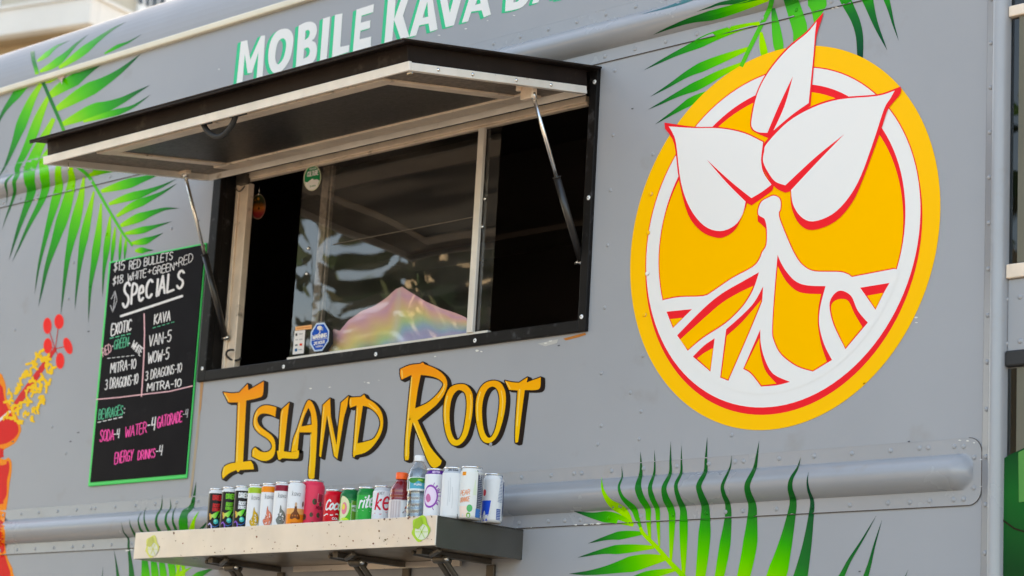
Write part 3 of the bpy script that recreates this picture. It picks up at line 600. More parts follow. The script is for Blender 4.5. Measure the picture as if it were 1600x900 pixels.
# serving shelf
SV, SB_, SW, SL, SR = -1.437, -1.598, .657, -4.385, -1.704
k = MB(); k.box((SL, SR), (SV-.012, SV-.004), (.004, SW-.008)); k.box((SL, SR), (SB_, SV), (SW-.0075, SW)); k.box((SL, SL+.0075), (SB_, SV-.002), (.0, SW-.008))
shelf = k.build('serving_shelf', M['stainless'], truck, .0015)
k = MB(); k.box((SR-.0075, SR), (SB_-.008, SV-.002), (.0, SW-.0085)); k.build('end_panel', mat('shaded_steel', (.11, .105, .095), .38, metal=.55, var=.12, vscale=7), shelf, .001)  # right end of the shelf, its shade put into a darker steel colour
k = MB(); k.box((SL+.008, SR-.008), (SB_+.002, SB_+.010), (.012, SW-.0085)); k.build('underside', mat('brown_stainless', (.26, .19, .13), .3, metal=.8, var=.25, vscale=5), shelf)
k = MB(); k.box((-3.6, -2.15), (SB_-.035, SB_-.0005), (.03, .045)); k.build('back_lip', M['stainless'], shelf)
def foldbracket(u):
    k = MB(); z = SB_
    k.box((u-.022, u+.022), (z-.03, z+.0015), (.03, .56)); k.box((u-.03, u+.03), (-2.05, z-.031), (.001, .022))
    for dx in (-.028, .028): k.tube([P(u+dx, -1.98, .03), P(u+dx, -1.80, .22), P(u+dx, z-.035, .40)], .009, 8)
    k.tube([P(u-.045, z-.04, .40), P(u+.045, z-.04, .40)], .013, 10); k.tube([P(u-.12, z-.012, .50), P(u-.10, z-.02, .36), P(u+.0, z-.045, .32)], .008, 8); k.tube([P(u+.03, z-.03, .5), P(u+.16, z-.012, .56)], .008, 8)
    o = k.build('bracket', M['bracket'], shelf, .002)
    k = MB(); k.tube([P(u-.06, z-.04, .40), P(u+.06, z-.04, .40)], .007, 8); k.build('pin', M['steel'], o)
for u in (-3.75, -2.62, -1.93): foldbracket(u)
sm_ = on_plane(SW+.002); sm2 = on_plane(SW+.0035)
dots = Decal(); rg = random.Random(21)
for i in range(70):
    t = rg.random()**.8; x = 222+455*t; yt = 834-.0685*(x-213)+1.5; y = yt+rg.choice([rg.uniform(2, 36), rg.uniform(30, 38), rg.uniform(1, 5)])*(1+.12*t); r_ = rg.choice([.5, .6, .8, 1.0, 1.5])
    dots.fill([[(x+r_*rg.uniform(.6, 1.3)*math.cos(a), y+r_*rg.uniform(.6, 1.5)*math.sin(a)) for a in [2*math.pi*k/6 for k in range(6)]]], tuple(c_*rg.uniform(.6, 1.4) for c_ in (.16, .075, .035)), on_plane(SW+.0012))
dots.build('rust_marking', shelf, 'chalk')
def lime(cx, cy, rx, ry, c1, c2):
    d = Decal(); pa = curve([(cx+rx*(1+.16*math.sin(5*a+1))*math.cos(a), cy+ry*(1+.12*math.sin(4*a))*math.sin(a)) for a in [2*math.pi*i/16 for i in range(16)]], 2)
    d.fill([pa], c1, sm_)
    d.fill([ell(cx+rx*.12, cy+ry*.25, rx*.78, ry*.62, 20)], c2, sm2); sm3 = on_plane(SW+.005)
    for a in range(6): d.fill(stroke([(cx+rx*.12, cy+ry*.25), (cx+rx*.12+rx*.7*math.cos(a*1.05), cy+ry*.25+ry*.55*math.sin(a*1.05))], .9), c1, sm3)
    d.fill([[(cx-rx*.9, cy-ry*.1), (cx-rx*.5, cy-ry*.8), (cx+rx*.1, cy-ry*.9), (cx+rx*.2, cy-ry*.3), (cx-rx*.3, cy+ry*.05)]], tuple(x*.8 for x in c1), on_plane(SW+.006))
    d.build('fruit_sticker', shelf)
lime(237.5, 854, 10, 17, c8(225, 222, 120), c8(228, 225, 205)); lime(657, 826, 13.5, 20, c8(175, 215, 70), c8(225, 232, 205))

# sliding cab door set back behind the corner
CW = -.012
def cw(x, y): return at_w(x, y, CW)
k = MB(); k.box((1.372, 3.2), (BOT, 2.1), (-.309, CW-.02)); door = k.build('cab_door', M['paint'], truck, .003)
def zz(y): return cw(1585, y)[1]
k = MB(); k.box((1.373, 3.1), (zz(562), zz(436)), (CW-.019, CW)); 
for x, y in ((1572, 468), (1571.5, 537), (1594, 464), (1594, 533)): u, v = cw(x, y); k.dome(P(u, v, CW), (0, -1, 0), .008, .004, 8)
k.build('riveted_panel', M['rail'], door, .002)
k = MB(); k.box((1.373, 3.1), (zz(436)+.002, zz(413)), (CW-.019, CW+.02)); k.build('sash_rail', M['alum2'], door, .003); k = MB(); k.box((1.373, 3.1), (zz(27), zz(10)), (CW-.019, CW+.02)); k.build('sash_rail', M['alum2'], door, .003)
k = MB(); k.box((1.373, 3.1), (zz(573), zz(548)), (CW-.018, CW+.022)); k.build('rubber_seal', M['rubber'], door, .005)
k = MB(); k.box((1.373, 3.1), (zz(411), zz(28)), (CW-.019, CW-.008)); k.box((1.373, 3.1), (zz(890)-.3, zz(575)), (CW-.019, CW-.008)); k.box((1.373, 3.1), (zz(9), 2.05), (CW-.019, CW-.008)); k.build('window', M['darkglass'], door)
k = MB(); e_ = cw(1591, 300)[0]; k.box((e_, e_+.4), (zz(411), zz(28)), (CW-.007, CW+.004)); e_ = cw(1589, 640)[0]; k.box((e_, e_+.4), (zz(900), zz(575)), (CW-.007, CW+.004)); k.build('pane_reflection', mat('pale_reflection', (.13, .12, .085), .6, var=.1), door)  # opaque pale strips painting the reflection in the cab door glass
d = Decal(); cwm = on_plane(CW+.012); d.fill([[(1560, 722), (1575, 712), (1625, 688), (1625, 930), (1550, 930)]], lambda x, y: ramp([(0, c8(0, 62, 30)), (.4, c8(0, 98, 36)), (1, c8(4, 66, 28))], min(1, max(0, (y-690)/200))), cwm, refine=25)
d.fill([[(1591, 707), (1625, 690), (1625, 780), (1592, 785)]], c8(85, 150, 75), on_plane(CW+.015)); d.fill(stroke([(1566, 812), (1585, 826), (1625, 838)], 2.5), c8(40, 30, 20), on_plane(CW+.015)); d.build('palm_print', door)
# cab nose, wheels (out of the photograph, needed from the side)
k = MB(); pro = [(1.40, BOT), (4.2, BOT), (4.2, -1.2), (3.7, -.9), (3.25, 1.9), (1.40, 2.1)]
k.prism([P(u, v, -.31) for u, v in pro], P(0, 0, -4.05)-P(0, 0, -.31)); k.build('cab', M['paint'], truck, .01)
for u in (-7.4, 3.0):
    for w0_ in (-.55, -4.0):
        k = MB(); c_ = P(u, -Z0/S+.74, w0_); R_ = .74*S
        pf = [(.2, 0), (.62, 0), (.95, .0), (1, .06), (1, .40), (.95, .46), (.2, .46)]; n_ = 28
        k.add([c_+Vector((R_*a*math.cos(2*math.pi*i/n_), R_*h*1.0, R_*a*math.sin(2*math.pi*i/n_))) for a, h in pf for i in range(n_)], [(j*n_+i, j*n_+(i+1) % n_, (j+1)*n_+(i+1) % n_, (j+1)*n_+i) for j in range(len(pf)-1) for i in range(n_)], smooth=True); wh = k.build('wheel', M['rubber'], truck)
        k = MB(); k.add([c_+Vector((R_*a*math.cos(2*math.pi*i/n_), R_*h, R_*a*math.sin(2*math.pi*i/n_))) for a, h in [(.62, -.01), (.5, .05), (.2, -.03), (.01, -.03)] for i in range(n_)], [(j*n_+i, j*n_+(i+1) % n_, (j+1)*n_+(i+1) % n_, (j+1)*n_+i) for j in range(3) for i in range(n_)], smooth=True); k.build('rim', M['alum2'], wh)

# ================================================================== prints on the truck side
wl = [on_wall(.0014 + .0003*i) for i in range(10)]
W0, W1, W2, W3, W4, W5, W6 = wl[:7]
RIVPX = [((u, v), to_px(u, v, base_w(v))) for u, v in RIVV]
def uvpx(u, v): return to_px(u, v, .003)
def rivets_on(dc, poly, col, test=None):
    for u, v in RIVV:
        x, y = to_px(u, v, base_w(v))
        if inside(x, y, poly): dc.mb.dome(P(u, v, base_w(v)+.004), (0, -1, 0), .0128*S, .0066*S, 8, col=col)
def circ(r, n=96, du=0, dv=0): return [uvpx(du+r*math.cos(2*math.pi*i/n), dv+r*math.sin(2*math.pi*i/n)) for i in range(n)]

# --- palm fronds
def frond(name, stem, blades, label, ordr=()):
    mb = MB()
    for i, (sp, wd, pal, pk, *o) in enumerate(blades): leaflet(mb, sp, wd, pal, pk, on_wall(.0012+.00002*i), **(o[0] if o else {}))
    for sp, a, b_, pal in stem: band(mb, sp, a, b_, pal, on_wall(.0022))
    o = mb.build(name, M['print'], truck, label=label); return o
B1 = [
 ([(58, 96), (72, 86), (88, 73), (109, 63)], 8, 'n', .35), ([(62, 112), (82, 102), (100, 88), (118, 70), (139, 53)], 12, 'n', .35),
 ([(92, 106), (112, 93), (132, 78), (155, 60), (175, 46), (197, 34)], 13, 'n', .4), ([(163, 84), (185, 72), (200, 66), (221, 54)], 6, 'm', .4),
 ([(69, 129), (80, 126), (92, 122)], 6, 'l', .4), ([(77, 150), (100, 134), (125, 120), (160, 99)], 19, 'n', .5, {'w0': .5}),
 ([(86, 172), (110, 157), (135, 142), (160, 129), (185, 113), (205, 97), (220, 84)], 21, 'n', .42), ([(98, 194), (120, 184), (145, 173), (165, 167), (190, 157), (210, 146), (234, 133)], 21, 'n', .42),
 ([(130, 190), (165, 180), (190, 173), (210, 165), (235, 148)], 10, 'n', .5),
 ([(50, 124), (33, 140), (15, 161), (3, 179), (-8, 205)], 13, 'm', .35), ([(64, 131), (50, 155), (35, 190), (22, 225), (9, 257), (-3, 278)], 16, 'n', .45),
 ([(76, 150), (62, 180), (50, 212), (37, 241), (27, 262), (27, 272), (22, 284), (23, 300), (18, 317), (10, 338), (3, 359)], 15, 'n', .28),
 ([(20, 272), (9, 285), (11, 302), (10, 321)], 4, 'd', .4), ([(84, 185), (62, 228), (52, 250), (46, 266), (46, 283), (49, 297), (44, 315), (38, 332), (28, 360), (14, 406)], 18, 'n', .42),
 ([(86, 215), (78, 235), (68, 252), (69, 267), (70, 280), (71, 293), (64, 315), (45, 352), (30, 385), (19, 409)], 15, 'n', .32), ([(100, 238), (95, 250), (91, 263), (91, 278), (92, 292), (86, 315), (73, 363), (61, 414), (54, 459)], 13.5, 'n', .35),
 ([(113, 252), (110, 265), (112, 283), (104, 320), (89, 368), (74, 414), (66, 450), (60, 479)], 17.5, 'n', .42), ([(131, 277), (126, 310), (117, 350), (109, 385), (103, 420), (95, 491)], 15.5, 'n', .36, {'w0': .2}),
 ([(146.7, 299), (142, 320), (135, 352), (127, 394), (120, 448), (117, 483)], 13, 'n', .4, {'w0': .2}), ([(158, 318), (154, 361), (148, 403), (141, 448), (138, 503)], 12, 'n', .42, {'w0': .2}),
 ([(172, 338), (167, 383), (162, 425), (160, 464)], 10, 'n', .4, {'w0': .25}), ([(180, 355), (176, 392), (172, 440)], 6.5, 'n', .4), ([(189, 365), (187, 400), (186, 430)], 5, 'n', .4), ([(197, 373), (195, 396), (195, 415)], 5, 'n', .4),
 ([(121, 257), (137, 253), (160, 250)], 9, 'l', .4, {'tipw': .4}), ([(140, 274), (165, 264), (190, 258), (215, 254)], 15, 'n', .55), ([(145, 266), (165, 256), (185, 250), (205, 248)], 12, 'm', .5),
 ([(158, 299), (185, 291), (210, 284), (240, 274), (267, 263)], 15, 'n', .42), ([(170, 319), (195, 310), (220, 303), (250, 292), (275, 280)], 13, 'n', .42), ([(182, 338), (205, 323), (230, 312), (255, 300), (276, 287)], 12.5, 'n', .42),
 ([(188, 353), (210, 343), (228, 336), (245, 330), (260, 326), (280, 325.5)], 14, 'n', .36), ([(195, 365), (220, 360), (245, 353), (268, 346)], 10.5, 'n', .4), ([(205, 380), (225, 377), (240, 371), (255, 364)], 11, 'n', .45), ([(211, 392), (225, 391), (240, 391)], 10, 'n', .4)]
frond('palm_print', [([(50.5, 80), (52.5, 95), (56, 107), (58, 116)], 6.5, 6, 's'), ([(66, 126), (83, 165), (98, 200), (110, 235)], 5.5, 5, 's'), ([(116, 248), (121, 260), (137, 274), (149, 292), (168, 325), (191, 363), (207, 384)], 5.5, 3.5, 'r')], B1, 'long green palm frond from the roof edge to the chalkboard')
B2 = [([(1100, -8), (1075, 0), (1050, 9), (1030, 15), (1003, 22)], 6, 't', .35), ([(1190, -3), (1130, 5), (1110, 11), (1089, 18)], 9, 'd', .4), ([(1200, -3), (1160, 10), (1120, 22), (1080, 31.5), (1050, 42), (1021, 54)], 16, 'k', .5, {'w0': .6}),
 ([(1187, 36), (1150, 45), (1115, 57), (1085, 71), (1050, 87), (1007, 109)], 15.5, 'n', .5), ([(1171, 75), (1140, 87), (1105, 101), (1075, 115), (1045, 134), (1017, 150.5)], 15, 'n', .48), ([(1160, 99), (1125, 115), (1095, 131), (1060, 147), (1035, 160), (1013, 171)], 14, 'n', .52), ([(1105, 144), (1080, 158), (1055, 174), (1024, 194)], 12, 'm', .35),
 ([(1208, 13), (1212, 40), (1217, 75), (1220, 95)], 16, 'r', .7, {'tipw': .6}), ([(1189, 50), (1192, 72), (1196, 95)], 12, 'l', .7, {'tipw': .6}), ([(1234, -5), (1243, 22), (1250, 50), (1246, 90)], 24, 'r', .5, {'w0': .9, 'tipw': .7}), ([(1275, -12), (1277, 12), (1273, 40)], 29, 'r', .4, {'w0': .95}),
 ([(1317, -8), (1326, 10), (1337, 33), (1343, 58), (1344, 93)], 17, 'd', .1, {'w0': .9, 'tipw': .5}), ([(1353, -10), (1359, 10), (1369, 40), (1386, 78)], 19, 'd', .05, {'w0': .9}), ([(1383, -8), (1390, 15), (1396, 38), (1404, 63)], 10, 'd', .05, {'w0': .9})]
frond('palm_print', [([(1207, -8), (1203, 12), (1191, 36), (1170, 78), (1158, 104)], 7.5, 6, 'r')], B2, 'green palm frond print above the round emblem')
B3 = [([(1002, 827), (995, 808), (990, 795), (973, 778), (967, 761), (972, 745), (971, 729)], 9.5, 'm', .35), ([(987, 818), (975, 800), (953, 785), (942, 766), (940, 746)], 14, 'l', .4),
 ([(990, 820), (961, 809.5), (929, 806), (897, 799)], 18, 'n', .5), ([(1005, 833), (980, 835), (950, 840), (919, 849)], 13, 'm', .45), ([(1022, 855), (985, 857), (945, 861), (903, 871)], 14.5, 'n', .5), ([(1039, 872), (1010, 876), (980, 883), (950, 890), (920, 895), (889, 896.5)], 25, 'n', .36), ([(1056, 890), (1010, 899), (980, 908), (940, 925)], 13, 'n', .4),
 ([(1015.7, 846), (1013, 812), (1012, 795), (1002, 778), (997, 761), (1001, 741), (1001.5, 724), (1000.5, 706)], 10.5, 'k', .6), ([(1030, 854), (1028, 812), (1026.7, 795), (1019, 778), (1015.7, 761), (1022, 740), (1023, 722), (1022.5, 704)], 8, 'k', .55), ([(1048, 876), (1050, 812), (1048, 795), (1040, 778), (1037.7, 761), (1047, 740), (1047.5, 719), (1048, 690)], 11, 'k', .5),
 ([(1068, 900), (1068, 851), (1068, 812), (1067, 795), (1060, 778), (1056, 758), (1064, 739), (1064.6, 719), (1064.6, 697)], 13, 'k', .4), ([(1090, 935), (1095, 895), (1099.6, 851), (1102, 810), (1101.5, 790), (1095, 773), (1092, 758), (1102, 737), (1103, 717), (1105, 683.7)], 19, 'k', .4, {'w0': .6}),
 ([(1115, 940), (1125, 895), (1132.6, 851), (1137.5, 810), (1137, 788), (1131, 773), (1129, 758), (1139, 735), (1142, 724), (1143, 712)], 17, 'k', .4, {'w0': .6}), ([(1152, 940), (1163, 895), (1171.7, 851), (1175.4, 807), (1175, 788), (1169, 771), (1168, 756), (1179, 732), (1182.7, 712), (1186, 689)], 22, 'k', .38, {'w0': .8}),
 ([(1195, 945), (1213, 900), (1226.7, 851), (1236.5, 805), (1239, 783), (1234.5, 763), (1236.5, 748), (1246, 731), (1251, 715)], 30, 'k', .25, {'w0': .9}), ([(1240, 945), (1251, 900), (1261, 851), (1267.8, 802), (1268.8, 783), (1263.4, 766), (1261.4, 751), (1263.4, 737.5)], 25, 'd', .15, {'w0': .95}),
 ([(1298, 928), (1315, 900), (1327, 876), (1347, 844), (1369, 806)], 9, 'd', .2, {'w0': .9}), ([(1344, 930), (1353, 900), (1359, 880), (1367, 849), (1378, 813)], 9, 'd', .2, {'w0': .9}), ([(1405, 925), (1415, 900), (1419, 890)], 4, 'd', .2)]
frond('palm_print', [([(1000, 824), (1007, 836), (1027, 856), (1046, 878), (1066, 899), (1090, 930)], 5, 9, 'l')], B3, 'green palm frond print crossing the lower rail right of the shelf')
B4 = [([(157, 940), (160, 900), (161, 886)], 3.5, 'd', .3), ([(188, 935), (183, 891), (178, 859)], 7, 'd', .3), ([(208, 940), (205, 891), (201, 856), (200.5, 842), (193, 831), (189.5, 816)], 9, 'd', .3), ([(229, 940), (226, 877), (220, 850), (211, 836), (204, 822), (202, 811)], 14, 'k', .3),
 ([(246, 940), (240, 877), (234, 848), (223, 832), (218.4, 825), (216, 811), (222, 799)], 12, 'k', .3), ([(259, 940), (253, 882), (243, 850), (231, 829), (225.5, 814.6), (225.5, 802), (228.7, 792)], 11, 'k', .3), ([(272, 940), (268, 885), (258, 850), (248.6, 829), (244, 818), (245, 806), (252, 793), (253.4, 773)], 11, 'k', .35), ([(280, 900), (272, 850), (263.8, 827), (259, 816.4), (260, 804), (266.4, 793), (265.5, 779)], 9, 'k', .4),
 ([(288, 900), (281, 850), (274.4, 827), (270, 814.6), (271, 800.4), (276, 790)], 9, 'k', .4), ([(292, 880), (288, 850), (287, 827), (286, 816), (288.6, 802), (299, 791.5), (303, 777), (306.4, 753)], 14, 'k', .5), ([(296, 860), (298, 840), (300, 825), (303.8, 811), (311, 798.7)], 10, 'l', .5), ([(296, 848), (316, 825), (328, 811)], 8, 'd', .4), ([(278, 905), (285, 895), (300, 886)], 8, 'l', .4), ([(288, 915), (312, 898), (338, 886)], 11, 'n', .5)]
frond('palm_print', [([(282, 950), (276, 905), (281, 880), (290, 850)], 4, 3, 'l')], B4, 'green palm frond print partly behind the left end of the shelf')

# --- hibiscus at the left edge
d = Decal(); RED, ORG, YEL = c8(238, 22, 24, .85), c8(252, 140, 15), c8(252, 198, 30)
pet = [(-95, 545), (-40, 548), (0, 583), (4, 588), (9, 602), (10, 622), (20, 640), (29, 655), (33, 670), (31, 678), (25, 690), (16, 697), (8, 701, 1), (1, 708), (-8, 712, 1), (1, 716), (8, 718), (13, 715), (18, 722), (18, 738), (15, 755), (13, 775), (10, 795), (7, 815), (8, 835), (8, 850), (11, 870), (19, 887), (20, 893), (22, 930), (-20, 985), (-80, 975), (-120, 930), (-185, 900), (-195, 800), (-160, 745), (-185, 690), (-175, 600), (-130, 560)]
d.fill([curve(pet, 3)], ORG, W0, refine=9)
d.fill([curve([(-90, 556), (-40, 562), (0, 600), (5, 612), (8, 628), (18, 648), (26, 660), (29, 670), (27, 679), (18, 688), (0, 695), (-60, 700), (-150, 690), (-166, 620), (-130, 572)], 3)], RED, W1)
d.fill([curve([(-60, 700), (0, 700), (5, 704), (5, 710), (0, 716), (-60, 716)], 2)], RED, W1)
d.fill([curve([(-60, 728), (4, 727), (10, 721), (14, 722), (14.5, 735), (11, 750), (10.5, 772), (5, 783), (0, 788), (-60, 790), (-140, 770), (-150, 745)], 3)], RED, W1)
d.fill([curve([(-130, 800), (-60, 815), (0, 812), (3, 828), (6, 842), (8, 868), (14, 888), (16, 896), (14, 930), (-25, 972), (-75, 962), (-115, 915), (-175, 885), (-180, 820)], 3)], RED, W1, refine=9)
d.fill(stroke([(-10, 664), (0, 656), (15, 643)], 4), WH, W2)
d.fill([[(84.5, 543), (88.5, 546.5), (66, 582), (42, 618), (26, 640), (14, 642), (30, 616), (58, 578)]], c8(225, 40, 40), W2)
for x, y, a, b_, t in [(74, 509, 6, 12, 0), (92.2, 502.5, 6.7, 11, 0), (74.5, 540.5, 6, 11.5, 0), (93.8, 563.8, 6, 12, 0), (106, 540.5, 6, 12.2, .25)]:
    d.fill([ell(x, y, a+.9, b_+.9, 24, t)], c8(250, 105, 95), W2); d.fill([ell(x, y, a, b_, 24, t)], c8(255, 40, 36), W3); d.fill(stroke([(86.2, 545), (86.2+(x-86.2)*.75, 545+(y-545)*.75)], 1.2), c8(215, 40, 40), W2)
rg = random.Random(5)
for i, (x, y) in enumerate([(230, 420), (225, 395), (280, 345), (275, 330), (330, 370), (320, 345), (345, 395), (355, 440), (370, 425), (175, 490), (170, 470), (150, 540), (140, 570), (210, 520), (205, 485), (250, 570), (265, 525), (320, 560), (310, 505), (340, 540), (300, 630), (305, 650), (240, 600), (230, 550), (80, 640), (110, 610), (60, 670), (75, 610), (70, 780), (50, 775), (130, 700), (155, 680), (180, 740), (190, 690), (245, 710), (262, 705), (225, 765), (110, 800), (125, 815), (190, 640), (180, 590), (85, 720), (245, 410), (300, 385), (285, 560), (130, 760), (95, 690)]):
    for k in range(2):
        cx, cy = x/4.5+rg.uniform(-1.5, 1.5), 480+y/4.5+rg.uniform(-1.5, 1.5); a = rg.uniform(0, 6.3); pth = [(cx, cy)]
        for _ in range(4): a += rg.uniform(-1.1, 1.1); pth.append((pth[-1][0]+2.1*math.cos(a), pth[-1][1]+2.6*math.sin(a)))
        d.fill(stroke(curve(pth, 2, False), rg.uniform(3.2, 4.8), 6), YEL, on_wall(.0026+.00001*(2*i+k)))
d.build('hibiscus_print', truck)

# --- stains and chips
d = Decal()
d.fill([[(313.5, 600), (316.5, 600), (310, 680), (303, 745), (298, 778), (295, 778), (300, 735), (308, 660)]], c8(178, 160, 138), W0)
d.fill([[(312.8, 597), (318, 597), (314, 640), (311, 650)]], c8(185, 140, 100), W1)
ch = MB(); rg = random.Random(11)
for x, y, r_ in [(485, 607, 2.2), (575, 598, 2.4), (570, 597, 1), (515, 605, 1.6), (592, 594, 1), (745, 548, 3), (752, 549, 2), (680, 557, 2), (1431, 496, 2.6), (1432, 504, 2), (1308, 11.5, 3), (1301, 13, 2), (686, 55, 1.6), (728, 45, 1.8), (762, 32, 1.4), (803, 24, 1.6), (342, 108, 1.4), (1500, 688, 2), (1512, 689, 2), (1522, 692, 1.6), (1533, 718, 1.2), (1533, 760, 1.2), (56, 312, 2), (900, 820, 2), (915, 819.5, 3), (925, 819, 3), (935, 818.3, 3), (808, 824, 1), (830, 824, 1), (205, 859, 2), (198, 860, 3), (860, 533, 2.4), (852, 536, 2)]:
    pts = [(x+r_*rg.uniform(.5, 1.4)*math.cos(a)*1.2, y+r_*rg.uniform(.25, .7)*math.sin(a)) for a in [2*math.pi*i/7 for i in range(7)]]
    d.fill([pts], c8(228, 226, 220), W2)
for x, y in [(138, 518), (903, 120), (988, 170), (873, 540), (640, 655), (1343, 893), (122, 676), (110, 690), (1350, 599), (20, 690), (310, 345), (1420, 690)]:
    d.fill([[(x-2, y-.6), (x+1.5, y-1.4), (x+2, y+.4), (x-1, y+1.2)]], c8(95, 95, 100), W2)
d.fill([[(880, 529), (900, 523.5), (914, 520), (916, 523), (905, 526.5), (884, 532)]], c8(190, 120, 60), W0); d.fill([[(840, 537), (872, 530), (870, 536), (852, 541)]], c8(190, 188, 184), W0)
d.build('paint_marking', body)

# --- headline lettering under the roof edge
def zx(x0, y0, k): return lambda pts: [(x0+p[0]/k, y0+p[1]/k, *p[2:]) for p in pts]
a1, a2, a3 = zx(360, 20, 6.667), zx(580, 0, 5.333), zx(400, 0, 4)
def sharp(pts): return [(p[0], p[1], 1) for p in pts]
HEAD = [(a1(sharp([(110, 300), (175, 285), (208, 490), (318, 240), (362, 235), (335, 690), (272, 700), (292, 410), (225, 625), (180, 630), (150, 430), (125, 740), (62, 755)])), []),
 (a1([(570, 165), (625, 185), (655, 250), (650, 350), (620, 480), (560, 580), (480, 632), (425, 600), (395, 500), (400, 380), (430, 270), (490, 190)]), [a1([(545, 265), (575, 290), (580, 350), (560, 450), (525, 515), (490, 535), (468, 480), (475, 390), (500, 300)])]),
 (a1([(712, 135, 1), (780, 100), (850, 95), (893, 130), (900, 200), (875, 265), (850, 290), (888, 315), (902, 390), (885, 475), (840, 530), (760, 562), (680, 585, 1)]), [a1([(782, 188, 1), (812, 178), (828, 205), (812, 255), (775, 283, 1)]), a1([(768, 375, 1), (805, 360), (828, 392), (812, 450), (760, 478, 1)])]),
 (a1(sharp([(965, 60), (1040, 38), (1003, 480), (933, 500)])), []), (a1(sharp([(1090, 22), (1168, 5), (1145, 355), (1240, 335), (1235, 405), (1058, 465)])), []),
 (a3(sharp([(628, 60), (737, 25), (733, 76), (660, 98), (655, 142), (715, 126), (712, 175), (653, 192), (648, 246), (720, 228), (718, 292), (605, 325)])), []),
 (a2(sharp([(148, -100), (212, -118), (192, 160), (268, -60), (335, -80), (265, 130), (318, 310), (245, 322), (190, 165), (175, 345), (110, 360)])), []),
 (a2(sharp([(318, 308), (428, -75), (500, -92), (553, 245), (490, 265), (478, 195), (400, 212), (375, 295)])), [a2(sharp([(428, 150), (468, 15), (475, 138)]))]),
 (a2(sharp([(553, -110), (612, -122), (655, 105), (722, -145), (792, -160), (690, 210), (620, 228)])), []), (a2(sharp([(755, 190), (855, -140), (930, -160), (998, 120), (938, 145), (920, 85), (835, 97), (808, 178)])), [a2(sharp([(865, 42), (902, -45), (912, 28)]))]),
 (a2([(1140, -280, 1), (1270, -310), (1325, -240), (1292, -130), (1325, -40), (1270, 50), (1190, 82), (1115, 95, 1)]), [a2([(1185, 20, 1), (1225, 8), (1240, -40), (1192, -60, 1)]), a2([(1195, -125, 1), (1238, -142), (1255, -200), (1203, -228, 1)])]),
 (a2(sharp([(1340, 33), (1440, -310), (1515, -330), (1580, -25), (1515, -5), (1500, -70), (1420, -50), (1393, 20)])), [a2(sharp([(1440, -105), (1478, -220), (1492, -118)]))]),
 (a2([(1590, -330, 1), (1700, -355), (1748, -290), (1732, -195), (1700, -160, 1), (1740, -45, 1), (1675, -25, 1), (1640, -140, 1), (1625, -135, 1), (1605, -12, 1), (1545, 0, 1)]), [a2([(1638, -190, 1), (1680, -205), (1688, -270), (1652, -285, 1)])])]
d = Decal(); SH = c8(32, 198, 142)
for o, hs in HEAD:
    o = curve(o, 4); hs = [curve(h, 4) for h in hs]
    dx, dy = -5.2, 3.0
    ps = sweep(o, hull([(0, 0), (dx, dy), (dx-.2, dy), (.1, .1)])) if not hs else None
    if hs:
        ps = []
        V, T = tri([o], hs); ring = [o]+hs
        for rg_ in ring: ps += sweep(rg_+rg_[:1], hull([(0, 0), (dx, dy), (dx-.2, dy), (.1, .1)]), False)
        ps += [[V[i] for i in t] for t in T] + [[(V[i][0]+dx, V[i][1]+dy) for i in t] for t in T]
    d.fill(ps, SH, W0); d.fill([o], WH, W2, hs)
d.build('headline_lettering', truck)

